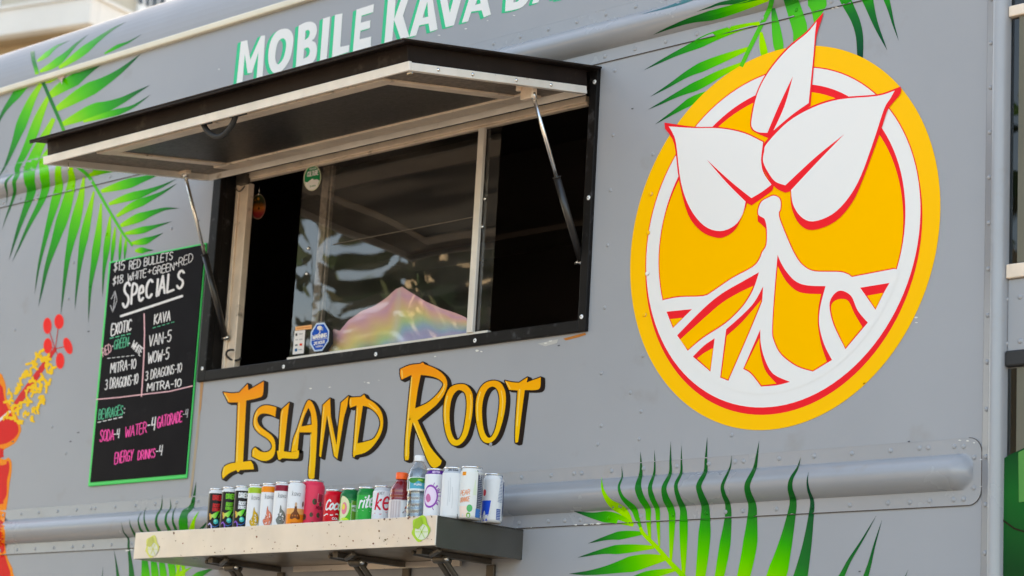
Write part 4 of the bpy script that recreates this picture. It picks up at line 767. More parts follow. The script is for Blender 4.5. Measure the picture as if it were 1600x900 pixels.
# --- truck name
b1, b2 = zx(340, 560, 4.738), zx(600, 560, 4.738)
NAME = [(b1([(42, 250, 1), (100, 258), (160, 253, 1), (222, 188, 1), (228, 236, 1), (342, 170, 1), (335, 268), (300, 292), (212, 312, 1), (188, 766, 1), (245, 758, 1), (262, 785), (268, 820, 1), (165, 826, 1), (152, 842), (138, 826, 1), (85, 850), (38, 892, 1), (33, 850), (50, 802), (90, 780), (133, 772, 1), (150, 325, 1), (80, 326, 1)]), []),
 (b1([(435, 362, 1), (427, 432, 1), (380, 412), (330, 408), (300, 430), (295, 465), (320, 508), (400, 570), (425, 620), (425, 690), (405, 735), (360, 758), (310, 752), (255, 725, 1), (258, 680), (278, 658, 1), (320, 690), (370, 692), (400, 665), (398, 630), (365, 592), (300, 548), (268, 500), (268, 440), (290, 385), (330, 352), (380, 348)]), []),
 (b1([(478, 375, 1), (532, 326, 1), (520, 410), (490, 688, 1), (545, 694), (602, 680, 1), (600, 725), (580, 742), (480, 738, 1), (455, 752), (447, 738, 1), (438, 684, 1), (452, 684, 1), (465, 430)]), []),
 (b1([(675, 308), (712, 348), (735, 440), (737, 545), (727, 730), (716, 885, 1), (690, 893), (672, 862), (685, 700), (695, 547, 1), (605, 547, 1), (592, 682, 1), (545, 692, 1), (560, 600), (590, 520), (640, 370)]), [b1([(672, 365, 1), (690, 405), (697, 490, 1), (620, 505, 1), (642, 430)])]),
 (b1(sharp([(780, 345), (833, 296), (838, 430), (880, 640), (905, 400), (914, 328), (970, 278), (960, 352), (935, 440), (886, 744), (862, 722), (810, 420), (765, 732), (752, 722), (760, 600)])), []),
 (b1([(980, 290, 1), (1060, 285, 1), (1085, 267, 1), (1100, 295, 1), (1160, 330), (1210, 390), (1226, 470), (1208, 560), (1150, 650), (1090, 698), (1020, 716, 1), (1010, 731), (1002, 712), (1010, 600), (1030, 347, 1), (982, 366, 1), (974, 330)]), [b1([(1075, 350, 1), (1120, 363), (1170, 400), (1200, 450), (1200, 510), (1160, 590), (1100, 615), (1035, 630, 1), (1050, 520)])]),
 (b2([(120, 80, 1), (190, 50), (270, 40, 1), (288, 30), (300, 44, 1), (380, 75), (440, 120), (467, 172), (460, 230), (430, 290), (380, 350), (320, 400), (262, 448, 1), (248, 458, 1), (295, 560), (345, 660), (427, 757, 1), (415, 790), (375, 813, 1), (350, 800), (318, 745), (270, 620), (212, 472, 1), (190, 600), (185, 735), (170, 752), (153, 735), (160, 560), (190, 240), (205, 122, 1), (130, 157, 1), (120, 120)]), [b2([(272, 122, 1), (340, 130), (400, 150), (437, 183), (430, 215), (390, 270), (320, 330), (230, 370, 1), (250, 230)])]),
 (b2([(560, 190), (612, 200), (650, 250), (658, 320), (650, 430), (620, 560), (575, 628), (530, 646), (488, 622), (455, 540), (440, 420), (450, 300), (490, 215)]), [b2([(565, 235), (600, 260), (612, 330), (605, 430), (585, 540), (555, 598), (520, 595), (492, 520), (485, 400), (502, 295), (535, 243)])]),
 (b2([(800, 165), (860, 178), (896, 240), (902, 320), (886, 430), (850, 550), (810, 610), (765, 627), (722, 600), (690, 500), (678, 380), (690, 270), (735, 192)]), [b2([(805, 208), (840, 235), (855, 300), (848, 400), (825, 520), (795, 580), (765, 582), (736, 520), (725, 400), (735, 300), (765, 230)])]),
 (b2([(895, 165, 1), (950, 177), (1000, 180, 1), (1062, 140, 1), (1057, 178, 1), (1160, 140, 1), (1156, 215), (1120, 234), (1042, 234, 1), (1020, 400), (995, 600), (985, 619), (971, 610), (975, 450), (990, 237, 1), (925, 232, 1)]), [])]
d = Decal(); BLK = c8(42, 30, 26, .6)
def gold(x, y):
    yb = 585-.13*(x-430); t = min(1, max(0, (y-yb)/135)); return ramp([(0, c8(255, 140, 30)), (.35, c8(255, 165, 20)), (1, c8(254, 195, 25))], t)
ker = hull(disc(1.7, 8) + disc(1.9, 8, 5.4, 2.4))
for o, hs in NAME:
    o = curve(o, 3); hs = [curve(h, 3) for h in hs]; ps = [] if hs else [o]
    for rg_ in [o]+hs: ps += sweep(rg_+rg_[:1], ker, False)
    if hs:
        V, T = tri([o], hs); ps += [[V[i] for i in t] for t in T]
    d.fill(ps, BLK, W0)
for o, hs in NAME:
    o = curve(o, 3); hs = [curve(h, 3) for h in hs]; d.fill([o], gold, W2, hs, refine=18)
HI = c8(255, 218, 105)
for q, wd in [(b1([(52, 262), (80, 312)]), 1.4), (b1([(160, 330), (143, 760)]), 1.5), (b1([(48, 805), (42, 860)]), 1.6), (b1([(292, 395), (277, 440), (280, 500), (310, 540)]), 1.5), (b1([(268, 680), (265, 715)]), 1.3), (b1([(484, 385), (472, 440), (456, 690)]), 1.3), (b1([(640, 395), (605, 500), (565, 640)]), 1.4), (b1([(690, 560), (682, 850)]), 1.3), (b1([(788, 360), (765, 600)]), 1.3), (b1([(818, 430), (868, 690)]), 1.2), (b1([(985, 300), (986, 350)]), 1.2), (b1([(1035, 370), (1016, 680)]), 1.4), (b1([(1120, 335), (1180, 390)]), 1.2), (b2([(132, 90), (136, 140)]), 1.6), (b2([(205, 140), (180, 440), (165, 720)]), 1.8), (b2([(222, 480), (300, 690)]), 1.6), (b2([(445, 190), (440, 230), (400, 290)]), 1.6), (b2([(470, 280), (453, 360), (455, 480)]), 1.8), (b2([(640, 270), (645, 340), (632, 450)]), 1.2), (b2([(712, 250), (692, 340), (695, 460)]), 1.8), (b2([(868, 240), (880, 320), (868, 430)]), 1.2), (b2([(1005, 230), (985, 500)]), 1.6), (b2([(905, 175), (935, 222)]), 1.2)]:
    d.fill(stroke(curve(q, 3, False), wd, 6), HI, W4)
d.build('name_lettering', truck)

# --- round emblem
d = Decal(); RD = c8(255, 38, 48); OR = c8(255, 184, 0, 1.04); YO = c8(255, 190, 25, 1.04)
d.fill([circ(1.0, 128)], YO, W2)
def ring_r(px): u, v = at_w(px[0], px[1]); return math.hypot(u, v)
ro = (ring_r((1437, 317)) + ring_r((1279, 105)))/2; ri = (ring_r((1413.7, 320)) + ring_r((1028.7, 397.5)))/2
d.fill([circ(ro+.006, 112), circ(ro+.008, 112, .004, -.030)], RD, W3)
d.fill([circ(ro, 112)], WH, W4)
d.fill([circ(ri, 112)], RD, W5)
lens = [q for q in circ(ri-.004, 112, -.008, -.034)]
rim = circ(ri-.006, 112)
d.fill([[q if inside(q[0], q[1], rim) else min(rim, key=lambda z: math.dist(z, q)) for q in lens]], OR, W6)
W7, W8, W9 = wl[7:10]; W10 = on_wall(.0045)
rm = (ri+ro)/2
tl = [(1036.5, 468.8, 1), (1061.3, 464), (1098.6, 462.6), (1114.6, 454.6), (1144, 434.6), (1175.9, 417.3), (1186.6, 405), (1191, 394), (1197.6, 382), (1198, 356), (1195, 343), (1192, 340), (1185.5, 336), (1184.8, 328), (1190, 315), (1202, 308), (1209, 305.6), (1217, 309), (1220, 317), (1219, 328), (1217, 332), (1218.5, 343), (1230, 372), (1240, 394), (1250, 410), (1262, 420), (1274, 424), (1294, 424.5), (1314, 425), (1326, 429), (1331, 432.4), (1340, 431), (1397.5, 420, 1)]
a0 = at_w(1036.5, 468.8); a1_ = at_w(1397.5, 420)
t0 = math.atan2(a0[1], a0[0]); t1 = math.atan2(a1_[1], a1_[0])
if t0 < 0: t0 += 2*math.pi
if t1 < 0: t1 += 2*math.pi
arcp = [uvpx((ri+.02)*math.cos(t1+(t0-t1)*i/60), (ri+.02)*math.sin(t1+(t0-t1)*i/60)) for i in range(61)] if t1 > t0 else [uvpx((ri+.02)*math.cos(t1-(t1+2*math.pi-t0)*i/60), (ri+.02)*math.sin(t1-(t1+2*math.pi-t0)*i/60)) for i in range(61)]
top = curve(tl, 3, False)
d.fill(stroke(top, 3.4, 6) + [[(1183.5, 337), (1184, 346), (1190, 351), (1196, 357), (1197.5, 372), (1200, 380), (1200, 340), (1192, 338)]], RD, W7)
d.fill([top+arcp], WH, W8)
CELLS = [([(1041.3, 487, 1), (1081.3, 483, 1), (1051.4, 512.5, 1)], [(1047.4, 498.6, 1), (1066.6, 496.5, 1), (1052, 510.6, 1)]),
 ([(1186, 425.3, 1), (1160, 440), (1128, 458.6), (1098.6, 482.6), (1058, 524, 1), (1074.6, 548, 1), (1098.6, 528), (1133.3, 505.3), (1157.2, 482.6), (1170.6, 464), (1178.6, 448)], [(1177.2, 446.6, 1), (1154.6, 457.3), (1128, 473.3), (1101.3, 496), (1062.6, 530.6, 1), (1075, 546, 1), (1098, 526.3), (1132.2, 504), (1155.4, 482), (1168.5, 464)]),
 ([(1192.4, 447.4, 1), (1178.6, 472), (1160, 492), (1134.6, 514.6, 1), (1125.3, 589.8, 1), (1138, 595, 1), (1170.6, 520), (1190.8, 471, 1)], [(1189.8, 468, 1), (1160, 502.6), (1135.6, 524.7, 1), (1127, 588.8, 1), (1137.4, 593, 1), (1169, 520), (1189, 471, 1)]),
 ([(1116.7, 528.5, 1), (1100, 540), (1082.6, 557.2, 1), (1110, 580.7, 1)], [(1114, 544, 1), (1101, 551), (1089.3, 560, 1), (1109.3, 578.4, 1)]),
 ([(1188, 514.6, 1), (1161.2, 576.4, 1), (1173.2, 583.9), (1189.2, 603.9, 1), (1213.2, 602), (1234.5, 596.7, 1), (1207.9, 583.9), (1194.5, 560), (1188.5, 535)], [(1186.6, 528, 1), (1163.2, 575.2, 1), (1174.5, 582.5), (1190, 602, 1), (1213.2, 599.4, 1), (1197.2, 581.2), (1190.5, 562.6), (1187, 543)]),
 ([(1215, 398, 1), (1210.5, 450), (1206.5, 512), (1209.2, 533), (1221, 554.6), (1245, 572.5), (1270, 580.5, 1), (1300, 562.5, 1), (1287.5, 537.5), (1280, 507.5), (1281.5, 480), (1290, 447, 1), (1262, 446), (1244, 440), (1230, 426), (1220, 410)], [(1215.3, 416, 1), (1212, 452), (1208, 512), (1211, 533), (1222, 553), (1246, 571), (1270, 578.8, 1), (1292, 565, 1), (1283, 538), (1278, 507), (1279, 480), (1283, 459.5, 1), (1260, 458.7), (1244, 454), (1228, 439)]),
 ([(1314, 454), (1302, 461), (1296, 477.5), (1302.5, 507.5), (1321, 545.5, 1), (1350, 511), (1356, 504, 1), (1340, 485), (1330, 462.5)], [(1315, 467), (1303, 471), (1298.5, 482), (1304.5, 507.5), (1321, 543, 1), (1347.5, 511, 1), (1335, 490), (1326, 471)]),
 ([(1344, 449.5, 1), (1390, 442, 1), (1381, 457.5), (1368, 484, 1), (1352, 461)], [(1355, 462, 1), (1380, 457.5, 1), (1368, 482, 1)])]
for o, i in CELLS:
    d.fill([curve(o, 4)], RD, W9); d.fill([curve(i, 4)], OR, W10)
LEAFS = [([(1038, 191.5, 1), (1085, 198), (1125, 198.5), (1163, 206), (1194, 221, 1), (1191, 250), (1195, 270), (1209, 290, 1), (1207, 297, 1), (1200, 303), (1174, 321, 1), (1167, 317, 1), (1164, 327), (1150, 357), (1132.5, 370), (1117.5, 371), (1095, 361), (1075, 335), (1061, 282), (1053.5, 225), (1039, 201, 1)],
          [[(1045, 197.5, 1), (1085, 200), (1125, 200.5), (1162.5, 208), (1192.3, 222, 1), (1189.3, 250), (1193, 270), (1205.5, 288.5, 1), (1190, 300), (1174, 309.5, 1), (1140, 282), (1104, 249, 1), (1135, 285), (1165, 315, 1), (1160, 335), (1147.5, 352.5), (1125, 361), (1100, 352.5), (1078, 325), (1064, 285), (1056.5, 225), (1051, 208)]]),
         ([(1286.5, 19.5, 1), (1285, 27), (1276, 56), (1273, 88), (1266.5, 165.5, 1), (1240, 186), (1206, 218, 1), (1196, 214), (1184.5, 209), (1174, 202), (1172.5, 186), (1181, 147), (1199, 111.5), (1229, 75), (1259, 50), (1275, 32)],
          [[(1276, 33.5, 1), (1273.5, 52), (1270.8, 88), (1263.5, 161, 1), (1237.5, 179.5), (1208.5, 204, 1), (1226, 165), (1239, 119, 1), (1217, 165), (1199, 207.5, 1), (1185, 206.5), (1175.5, 200), (1174.5, 186), (1183, 147.5), (1200.5, 113), (1230.5, 77), (1260.5, 52)]]),
         ([(1407, 135, 1), (1407, 146), (1393.5, 162.5), (1386, 174), (1373.5, 212), (1347.5, 282), (1331, 317), (1305, 346), (1270, 359.5), (1249, 350), (1237, 325), (1235, 299, 1), (1227, 301, 1), (1212.5, 294), (1200, 277), (1189.5, 255), (1191.5, 235), (1196, 221), (1230, 187.5), (1270, 165), (1312, 152.5), (1370, 147.5), (1397, 139)],
          [[(1398, 141.5, 1), (1370, 150), (1312, 155.2), (1270, 168), (1231, 190.5), (1198.5, 224), (1194, 237), (1192.5, 253), (1202, 272), (1212, 284), (1227, 289.5, 1), (1275, 245), (1319, 210, 1), (1280, 250), (1236, 297, 1), (1239, 319), (1251, 338), (1270, 346), (1300, 335), (1325, 310), (1345, 275), (1365, 220), (1381.5, 170), (1391, 154)]])]
for i, (o, ws) in enumerate([LEAFS[1], LEAFS[0], LEAFS[2]]):
    d.fill([curve(o, 4)], RD, on_wall(.0048+.0006*i))
    for q in ws: d.fill([curve(q, 4)], WH, on_wall(.0051+.0006*i))
for u, v in RIVV:
    if u*u+v*v < 1:
        x, y = to_px(u, v, .01); rr_ = math.hypot(u, v)
        d.mb.dome(P(u, v, .007), (0, -1, 0), .0125*S, .0065*S, 8, col=YO if rr_ > ro else WH)
d.build('emblem_print', truck)

# ================================================================== menu board
bl_, bb = at_w(137, 759.5, .03); bx1, bt = at_w(320, 378, .03); bx0 = at_w(165, 410, .03)[0]; bx0 = (bx0+bl_)/2; bx1 = (bx1+at_w(288, 746, .03)[0])/2
menu = empty('menu_board', P(bx0, bb, .02), 'tall black chalk menu board with green edge beside the serving window', 'menu board')
k = MB(); k.box((bx0, bx1), (bb, bt), (.004, .017)); k.build('frame', M['green'], menu, .003)
k = MB(); k.box((bx0+.033, bx1-.006), (bb+.026, bt-.014), (.0165, .024)); k.build('board_panel', M['board'], menu, .001)
d = Decal(); bm_ = on_plane(.0250); CW_ = c8(232, 228, 226); PK = c8(250, 70, 160); TE = c8(70, 185, 140); LP = c8(240, 185, 190); GW_ = c8(190, 188, 190)
J = dict(jit=.04)
write(d, '$15', (177.5, 424.7), (194.2, 421), 14, 1.5, CW_, bm_, **J); write(d, 'RED', (201.7, 421.5), (219.2, 417.2), 12.5, 1.5, CW_, bm_, **J); write(d, 'BULLETS', (225, 416), (269.5, 405), 12, 1.5, CW_, bm_, **J)
write(d, '$18', (175.8, 445.5), (191.7, 441.7), 12.5, 1.5, CW_, bm_, **J); write(d, 'WHITE', (199.2, 439.5), (228, 432.5), 12, 1.4, CW_, bm_, **J); write(d, '+', (230, 430), (236.5, 428), 11, 1.4, CW_, bm_); write(d, 'GREEN', (238.5, 429.5), (271.5, 421.5), 11.5, 1.4, CW_, bm_, **J); write(d, '+', (272, 418), (278, 416.5), 11, 1.4, CW_, bm_); write(d, 'RED', (279, 416.5), (301, 408), 13, 1.2, CW_, bm_, **J)
for tx, p0, p1, h in [('S', (191.5, 480.5), (201, 478.5), 38), ('P', (205, 474.5), (213, 472), 29), ('e', (216, 470.5), (223.5, 469), 29), ('C', (227.5, 466.5), (237, 464), 28), ('I', (243.5, 463), (246, 462), 26), ('A', (247.5, 461), (257.5, 457.5), 28), ('L', (261, 457), (271, 453), 28), ('S', (276.5, 451), (286, 449), 27)]:
    write(d, tx, p0, p1, h, 4.3, CW_, bm_)
d.fill(stroke([(189, 494), (235, 479), (284.5, 462.5)], 3.6), CW_, bm_)
for q in ([(180, 455), (178.5, 472), (176, 487)], [(174, 467), (179.8, 454.5), (182.5, 468)], [(172.5, 477), (176, 487.5), (182.5, 470)]): d.fill(stroke(q, 1.1), GW_, bm_)
write(d, 'EXOTIC', (173.7, 523.3), (204.5, 516.5), 17, 2.2, CW_, bm_, **J); write(d, 'KAVA', (240.8, 506.7), (265.8, 501), 15, 2.0, CW_, bm_, **J)
def dashes(p0, p1, n, wd, col):
    for i in range(n):
        a, b_ = i/n, (i+.58)/n; d.fill(stroke([(p0[0]+(p1[0]-p0[0])*t, p0[1]+(p1[1]-p0[1])*t) for t in (a, b_)], wd), col, bm_)
dashes((172, 528.7), (207, 520.5), 4, 1.6, TE); dashes((239, 512.5), (275, 502), 5, 1.1, TE)
write(d, 'RED', (161, 557), (174.5, 549), 12, 1.4, LP, bm_, up=(-.15, -1), **J); write(d, 'GREEN', (178, 546), (200, 540.5), 14, 1.4, TE, bm_, **J); write(d, 'WHITE', (205, 541.5), (219, 556), 12, 1.5, CW_, bm_, up=(.42, -.85), **J)
d.fill([ell(176, 541, 1.1, 1.2, 8)], CW_, bm_); d.fill([ell(202, 536.5, 1.1, 1.2, 8)], CW_, bm_); dashes((168.3, 560), (212, 555), 6, 1.0, CW_)
for tx, p0, p1, h, sw in [('MITRA-10', (172.5, 583), (211.7, 575.5), 15, 1.7), ('3 DRAGONS-10', (164, 609), (215, 599.5), 15.5, 1.6), ('VAN-5', (232.5, 541), (266.7, 533), 17, 1.8), ('WOW-5', (231, 568.5), (263.3, 561), 17, 1.8), ('3 DRAGONS-10', (227, 595), (283.3, 581), 14, 1.5), ('MITRA-10', (229.7, 611.7), (282.5, 603.5), 12, 1.9)]:
    write(d, tx, p0, p1, h, sw, CW_, bm_, **J)
d.fill(stroke([(225.2, 490.5), (225.8, 520), (224.8, 556), (223, 590), (221, 619)], 1.9), LP, bm_)
d.fill(stroke([(151, 624), (185, 621), (220, 616.7), (265, 611.5), (300.5, 603)], 1.7), LP, on_plane(.0254))
write(d, 'BEVRAGES', (154, 656), (191.5, 647.5), 14.5, 1.5, TE, bm_, **J); d.fill([ell(194.6, 638.5, .9, 1, 8)], CW_, bm_); d.fill([ell(194, 645, .9, 1, 8)], CW_, bm_); dashes((153, 660), (194, 650.8), 5, 1.4, CW_)
write(d, 'SODA', (156, 690), (177.5, 687.5), 18, 2.0, PK, bm_, h1=15, **J); write(d, '-4', (177.5, 685.5), (186, 684), 14, 1.6, CW_, bm_)
write(d, 'WATER', (195.5, 683), (228.5, 676), 16, 1.8, PK, bm_, **J); write(d, '-4', (229.5, 674.5), (242, 671.5), 20, 2.0, CW_, bm_)
write(d, 'GATORADE', (245.5, 668.7), (284, 657.6), 17.5, 2.0, PK, bm_, h1=15, **J); write(d, '-4', (285.5, 654), (293, 652), 13, 1.2, GW_, bm_)
write(d, 'ENERGY', (179, 724.7), (207.3, 719.3), 16.5, 1.9, PK, bm_, **J); write(d, 'DRINKS', (215.3, 718.4), (242, 713.6), 13.5, 1.9, PK, bm_, **J); write(d, '-4', (243, 713), (253, 711), 15.5, 1.7, CW_, bm_)
d.build('chalk_writing', menu, 'chalk')

# disc hanging in the open window
u, v = at_w(403.5, 323, GW-.05); hd = empty('window_ornament', P(u, v-.09, GW-.05), 'small dark red and yellow oval hanging in the open left window', 'ornament')
gm5 = on_plane(GW-.046); d = Decal()
d.fill([ell(403.5, 323, 11.6, 19.8, tilt=-.05)], c8(120, 100, 85), gm5); gm6 = on_plane(GW-.044)
d.fill([ell(403.8, 323, 10.6, 18.6, tilt=-.05)], lambda x, y: ramp([(0, c8(20, 45, 20)), (.35, c8(35, 30, 12)), (.55, c8(140, 75, 20)), (.75, c8(110, 20, 25)), (1, c8(70, 12, 18))], min(1, max(0, (y-303)/40))), gm6, refine=4)
for a in range(7): d.fill([ell(403.5+5*math.cos(a*1.3), 318+8*math.sin(a*1.9), 1.7, 2.3, 7)], c8(30, 22, 12) if a % 2 else c8(150, 95, 25), on_plane(GW-.042))
d.build('disc', hd); k = MB(); a_ = at_w(405, 304, GW-.05); k.tube([P(*a_, GW-.048), P(a_[0], .97, GW-.048)], .0008, 5); k.dome(P(*a_, GW-.048), (0, -1, 0), .004, .004, 6); k.build('string', M['steel'], hd)

# iridescent plastic sheet slumped behind the sliding pane
fmz = MB(); NX, NY = 48, 20
outl = [(512, 556), (518, 518), (523, 512), (529, 519), (545, 500), (565, 486), (585, 478), (603, 466), (618, 452), (628, 448), (642, 457), (665, 471), (690, 482), (712, 489), (728, 496), (735, 502)]
def topy(x):
    for (xa, ya), (xb, yb) in zip(outl, outl[1:]):
        if xa <= x <= xb: return ya+(yb-ya)*(x-xa)/(xb-xa)
    return outl[-1][1]
def boty(x): return 552-(x-512)*.136
def filmcol(x, t):
    tp = [(0, c8(225, 170, 175)), (.12, c8(215, 160, 185)), (.3, c8(235, 180, 150)), (.5, c8(225, 205, 125)), (.7, c8(175, 205, 150)), (.85, c8(140, 180, 205)), (1, c8(170, 165, 205))]
    k = min(1, max(0, (1-t)*(.55+.65*min(1, max(0, (x-560)/90)))+.06*math.sin(x*.06)+.05*math.sin(x*.17+4*t)))
    c_ = ramp(tp, k)
    f_ = max(0, 1-abs(x-(616+8*t))/(5+9*(1-t)))*.55; c_ = tuple(a*(1-f_)+b*f_ for a, b in zip(c_, c8(215, 205, 195)))
    if x > 640: q_ = min(1, (x-640)/40)*max(0, 1-abs(t-.4)/.4)*.6; c_ = tuple(a*(1-q_)+b*q_ for a, b in zip(c_, c8(165, 170, 200)))
    if x < 600 and t < .35: q_ = (1-t/.35)*.5*max(0, 1-abs(x-575)/22); c_ = tuple(a*(1-q_)+b*q_ for a, b in zip(c_, c8(60, 95, 150)))
    return tuple(min(.92, x*1.3) for x in c_)
vs_, cs2, fs_ = [], [], []
for i in range(NX+1):
    x = 512+223*i/NX
    for j in range(NY+1):
        t = j/NY; yb = boty(x); y = yb+(topy(x)-yb)*t
        dep = GW-.03-.02*(1+math.sin(x*.03+t*1.2))*(.4+.6*t)-.003*math.sin(x*.12+t*3)
        q = at_w(x, y, dep); vs_.append(P(q[0], q[1], dep))
        cs2.append(filmcol(x, t))
for i in range(NX):
    for j in range(NY): e = i*(NY+1)+j; fs_.append((e, e+NY+1, e+NY+2, e+1))
fmz.add(vs_, fs_, cs2, smooth=True)
u, v = at_w(620, 535, GW-.05); fo_ = fmz.build('plastic_sheet', M['film']); tag(fo_, 'iridescent rainbow plastic sheet heaped behind the sliding window pane', 'plastic sheet')
# ================================================================== drinks on the shelf
CAMP = Vector((CAM.x*S, CAM.y*S, CAM.z*S+Z0)); DG = 'drinks lined up on the shelf'
def can_profile(dia, h):
    R = dia/2; n = .82*R if dia < .07 else .84*R
    sh = .022 if dia > .062 else .014
    return R, n, [(R*.78, .002), (R*.86, 0), (R*.97, .006), (R, .012)], h-sh
class Can:
    """one drink standing on the shelf; label pieces are laid out in degrees round the front and in height share"""
    def __init__(s, name, x, ytop, h, dia, label, cat, bands, lean=0, dw=0):
        u, w_ = at_v(x, ytop, SV+h/S); w_ = min(max(w_, .12), SW-.06-dia/2/S)
        s.o = empty(name, P(u, SV-.0035, w_), label, cat, DG); s.h, s.dia = h, dia
        c = s.o.location; s.a0 = math.atan2(CAMP.y-c.y, CAMP.x-c.x); s.lab = MB(); s.bands = bands
    def pt(s, th, z, off=.0004):
        a = s.a0+math.radians(th); r = s.rad(z*s.h)+off; return s.o.location + Vector((r*math.cos(a), r*math.sin(a), z*s.h))
    def rad(s, z):
        q = s.body
        for (r1, z1), (r2, z2) in zip(q, q[1:]):
            if z1 <= z <= z2 and z2 > z1: return r1+(r2-r1)*(z-z1)/(z2-z1)
        return q[-1][0]
    def can(s, steel=False):
        R, n, foot, zs = can_profile(s.dia, s.h); h = s.h
        s.body = foot + [(R, zs)] + [(R-(R-n)*(.5-.5*math.cos(math.pi*i/6)), zs+(h-.006-zs)*i/6) for i in range(1, 7)]
        col = lambda z: next(c for t, c in s.bands if z/h <= t+1e-6)
        cuts = sorted({z for _, z in s.body} | {t*h for t, _ in s.bands if t < .95}); pr, cl = [], []
        for z in cuts:
            if z < .0119:
                continue
            r = s.rad(z)
            if any(abs(t*h-z) < 1e-6 for t, _ in s.bands): pr += [(r, z-1e-5), (r, z+1e-5)]; cl += [col(z-1e-4), col(min(z+1e-4, h))]
            else: pr.append((r, z)); cl.append(col(min(z+1e-5, h)))
        pr = foot[:3]+pr; cl = [(.6, .6, .6)]*3+cl
        k = MB(); k.lathe(pr, 36, cl, base=s.o.location); k.build('body', M['can'], s.o)
        k = MB(); k.lathe([(n, h-.0065), (n+.0022, h-.004), (n+.0024, h-.001), (n+.0005, h), (n-.002, h-.0008), (n-.0035, h-.006), (n*.3, h-.006), (.0005, h-.006)], 32, base=s.o.location)
        k.lathe([(.0005, h-.0055), (.008, h-.005), (.009, h-.0058)], 12, base=s.o.location); k.build('lid', M['canlid'], s.o)
    def fill(s, polys, col, off=.0004, holes=(), step=9):
        V, T = tri(polys, holes)
        bm = bmesh.new(); bv = [bm.verts.new((x, y*100, 0)) for x, y in V]
        for t in T:
            try: bm.faces.new([bv[i] for i in t])
            except ValueError: pass
        for _ in range(5):
            le = [e for e in bm.edges if abs(e.verts[0].co.x-e.verts[1].co.x) > step]
            if not le: break
            bmesh.ops.subdivide_edges(bm, edges=le, cuts=1); bmesh.ops.triangulate(bm, faces=bm.faces[:])
        bm.verts.ensure_lookup_table(); bm.verts.index_update()
        VV = [(q.co.x, q.co.y/100) for q in bm.verts]; F = [tuple(q.index for q in f.verts) for f in bm.faces]; bm.free()
        s.lab.add([s.pt(x, y, off) for x, y in VV], F, [col(x, y) for x, y in VV] if callable(col) else col, smooth=True)
    def rect(s, a, b_, z0, z1, col, off=.0004): s.fill([[(a, z0), (b_, z0), (b_, z1), (a, z1)]], col, off)
    def oval(s, a, z, ra, rz, col, off=.0004, n=18): s.fill([[(a+ra*math.cos(2*math.pi*i/n), z+rz*math.sin(2*math.pi*i/n)) for i in range(n)]], col, off)
    def line(s, pts, wd, col, off=.0006):
        k = s.h*180/(math.pi*s.dia/2)/100          # degrees per hundredth of height
        q = [(x, y*100*k) for x, y in pts]; V, T = tri(stroke(q, wd, 6)); s.fill([[(V[i][0], V[i][1]/100/k) for i in t] for t in T], col, off) if False else None
        mp = lambda x, y: s.pt(x, y/100/k, off); used = sorted({i for t in T for i in t}); m_ = {i: j for j, i in enumerate(used)}
        s.lab.add([mp(*V[i]) for i in used], [tuple(m_[i] for i in t) for t in T], col)
    def text(s, t, a, z, span, hz, col, wd=4, off=.0007, slant=0.0, rise=0.0):
        for ln in lettering(t, (a-span/2, z-rise/2), (a+span/2, z+rise/2), hz, up=(0, 1), sp=.14): s.line([(x+slant*(y-z)*100, y) for x, y in ln], wd, col, off)
    def vtext(s, t, a, z0, z1, wa, col, wd=3): # text running up the can
        for ln in lettering(t, (z0*100, 0), (z1*100, 0), wa, up=(0, 1), sp=.14): s.line([(a-y, x/100) for x, y in ln], wd, col)
    def label(s, name='label'):
        if s.lab.v: s.lab.build(name, M['can'], s.o)
WT, SIL = c8(232, 233, 235), c8(196, 200, 205)
BK = c8(34, 30, 33)
def dragon(c, hue, neon):
    c.fill([curve([(-38, .30), (-20, .36), (-5, .33), (10, .40), (28, .52), (12, .49), (0, .47), (-14, .44), (-30, .42), (-48, .45), (-44, .37)], 3)], lambda x, y: ramp([(0, c8(230, 150, 60)), (.35, c8(190, 230, 110)), (.7, c8(90, 225, 60)), (1, c8(40, 150, 30))], min(1, max(0, (x+48)/76))), .0005)
    c.oval(4, .27, 17, .055, c8(40, 190, 190), .0006); c.oval(0, .285, 9, .03, c8(130, 240, 210), .0007)
    c.line([(-50, .20), (-38, .23), (-26, .19), (-22, .12), (-30, .07)], 8, neon, .0006); c.line([(-20, .17), (0, .15), (22, .19), (28, .25)], 5, c8(60, 120, 190), .0005)
    c.line([(-46, .40), (-36, .36), (-40, .31)], 4, c8(250, 170, 90), .0007); c.line([(20, .36), (34, .46)], 3, c8(120, 240, 60), .0006)
    c.text('DRIED', 4, .74, 62, .09, hue, 8); c.text(neon and 'ROOT', 0, .58, 44, .07, hue, 6.5); c.text('EXTRACT', 0, .50, 48, .055, hue, 5)
c = Can('drink_can', 340.5, 763, .156, .057, 'slim black can with red writing and green dragon, leftmost of the row', 'can', [(.885, BK), (1, WT)]); c.can(); dragon(c, c8(215, 40, 45), c8(205, 190, 240)); c.label()
c = Can('drink_can', 361, 760.8, .156, .057, 'slim black can with green writing and dragon between two black cans', 'can', [(.885, BK), (1, WT)]); c.can(); dragon(c, c8(110, 200, 50), c8(150, 95, 200)); c.label()
c = Can('drink_can', 381, 759, .156, .057, 'slim black can with white writing and dragon beside the lime topped can', 'can', [(.885, BK), (1, WT)]); c.can(); dragon(c, c8(230, 232, 235), c8(140, 90, 200)); c.label()
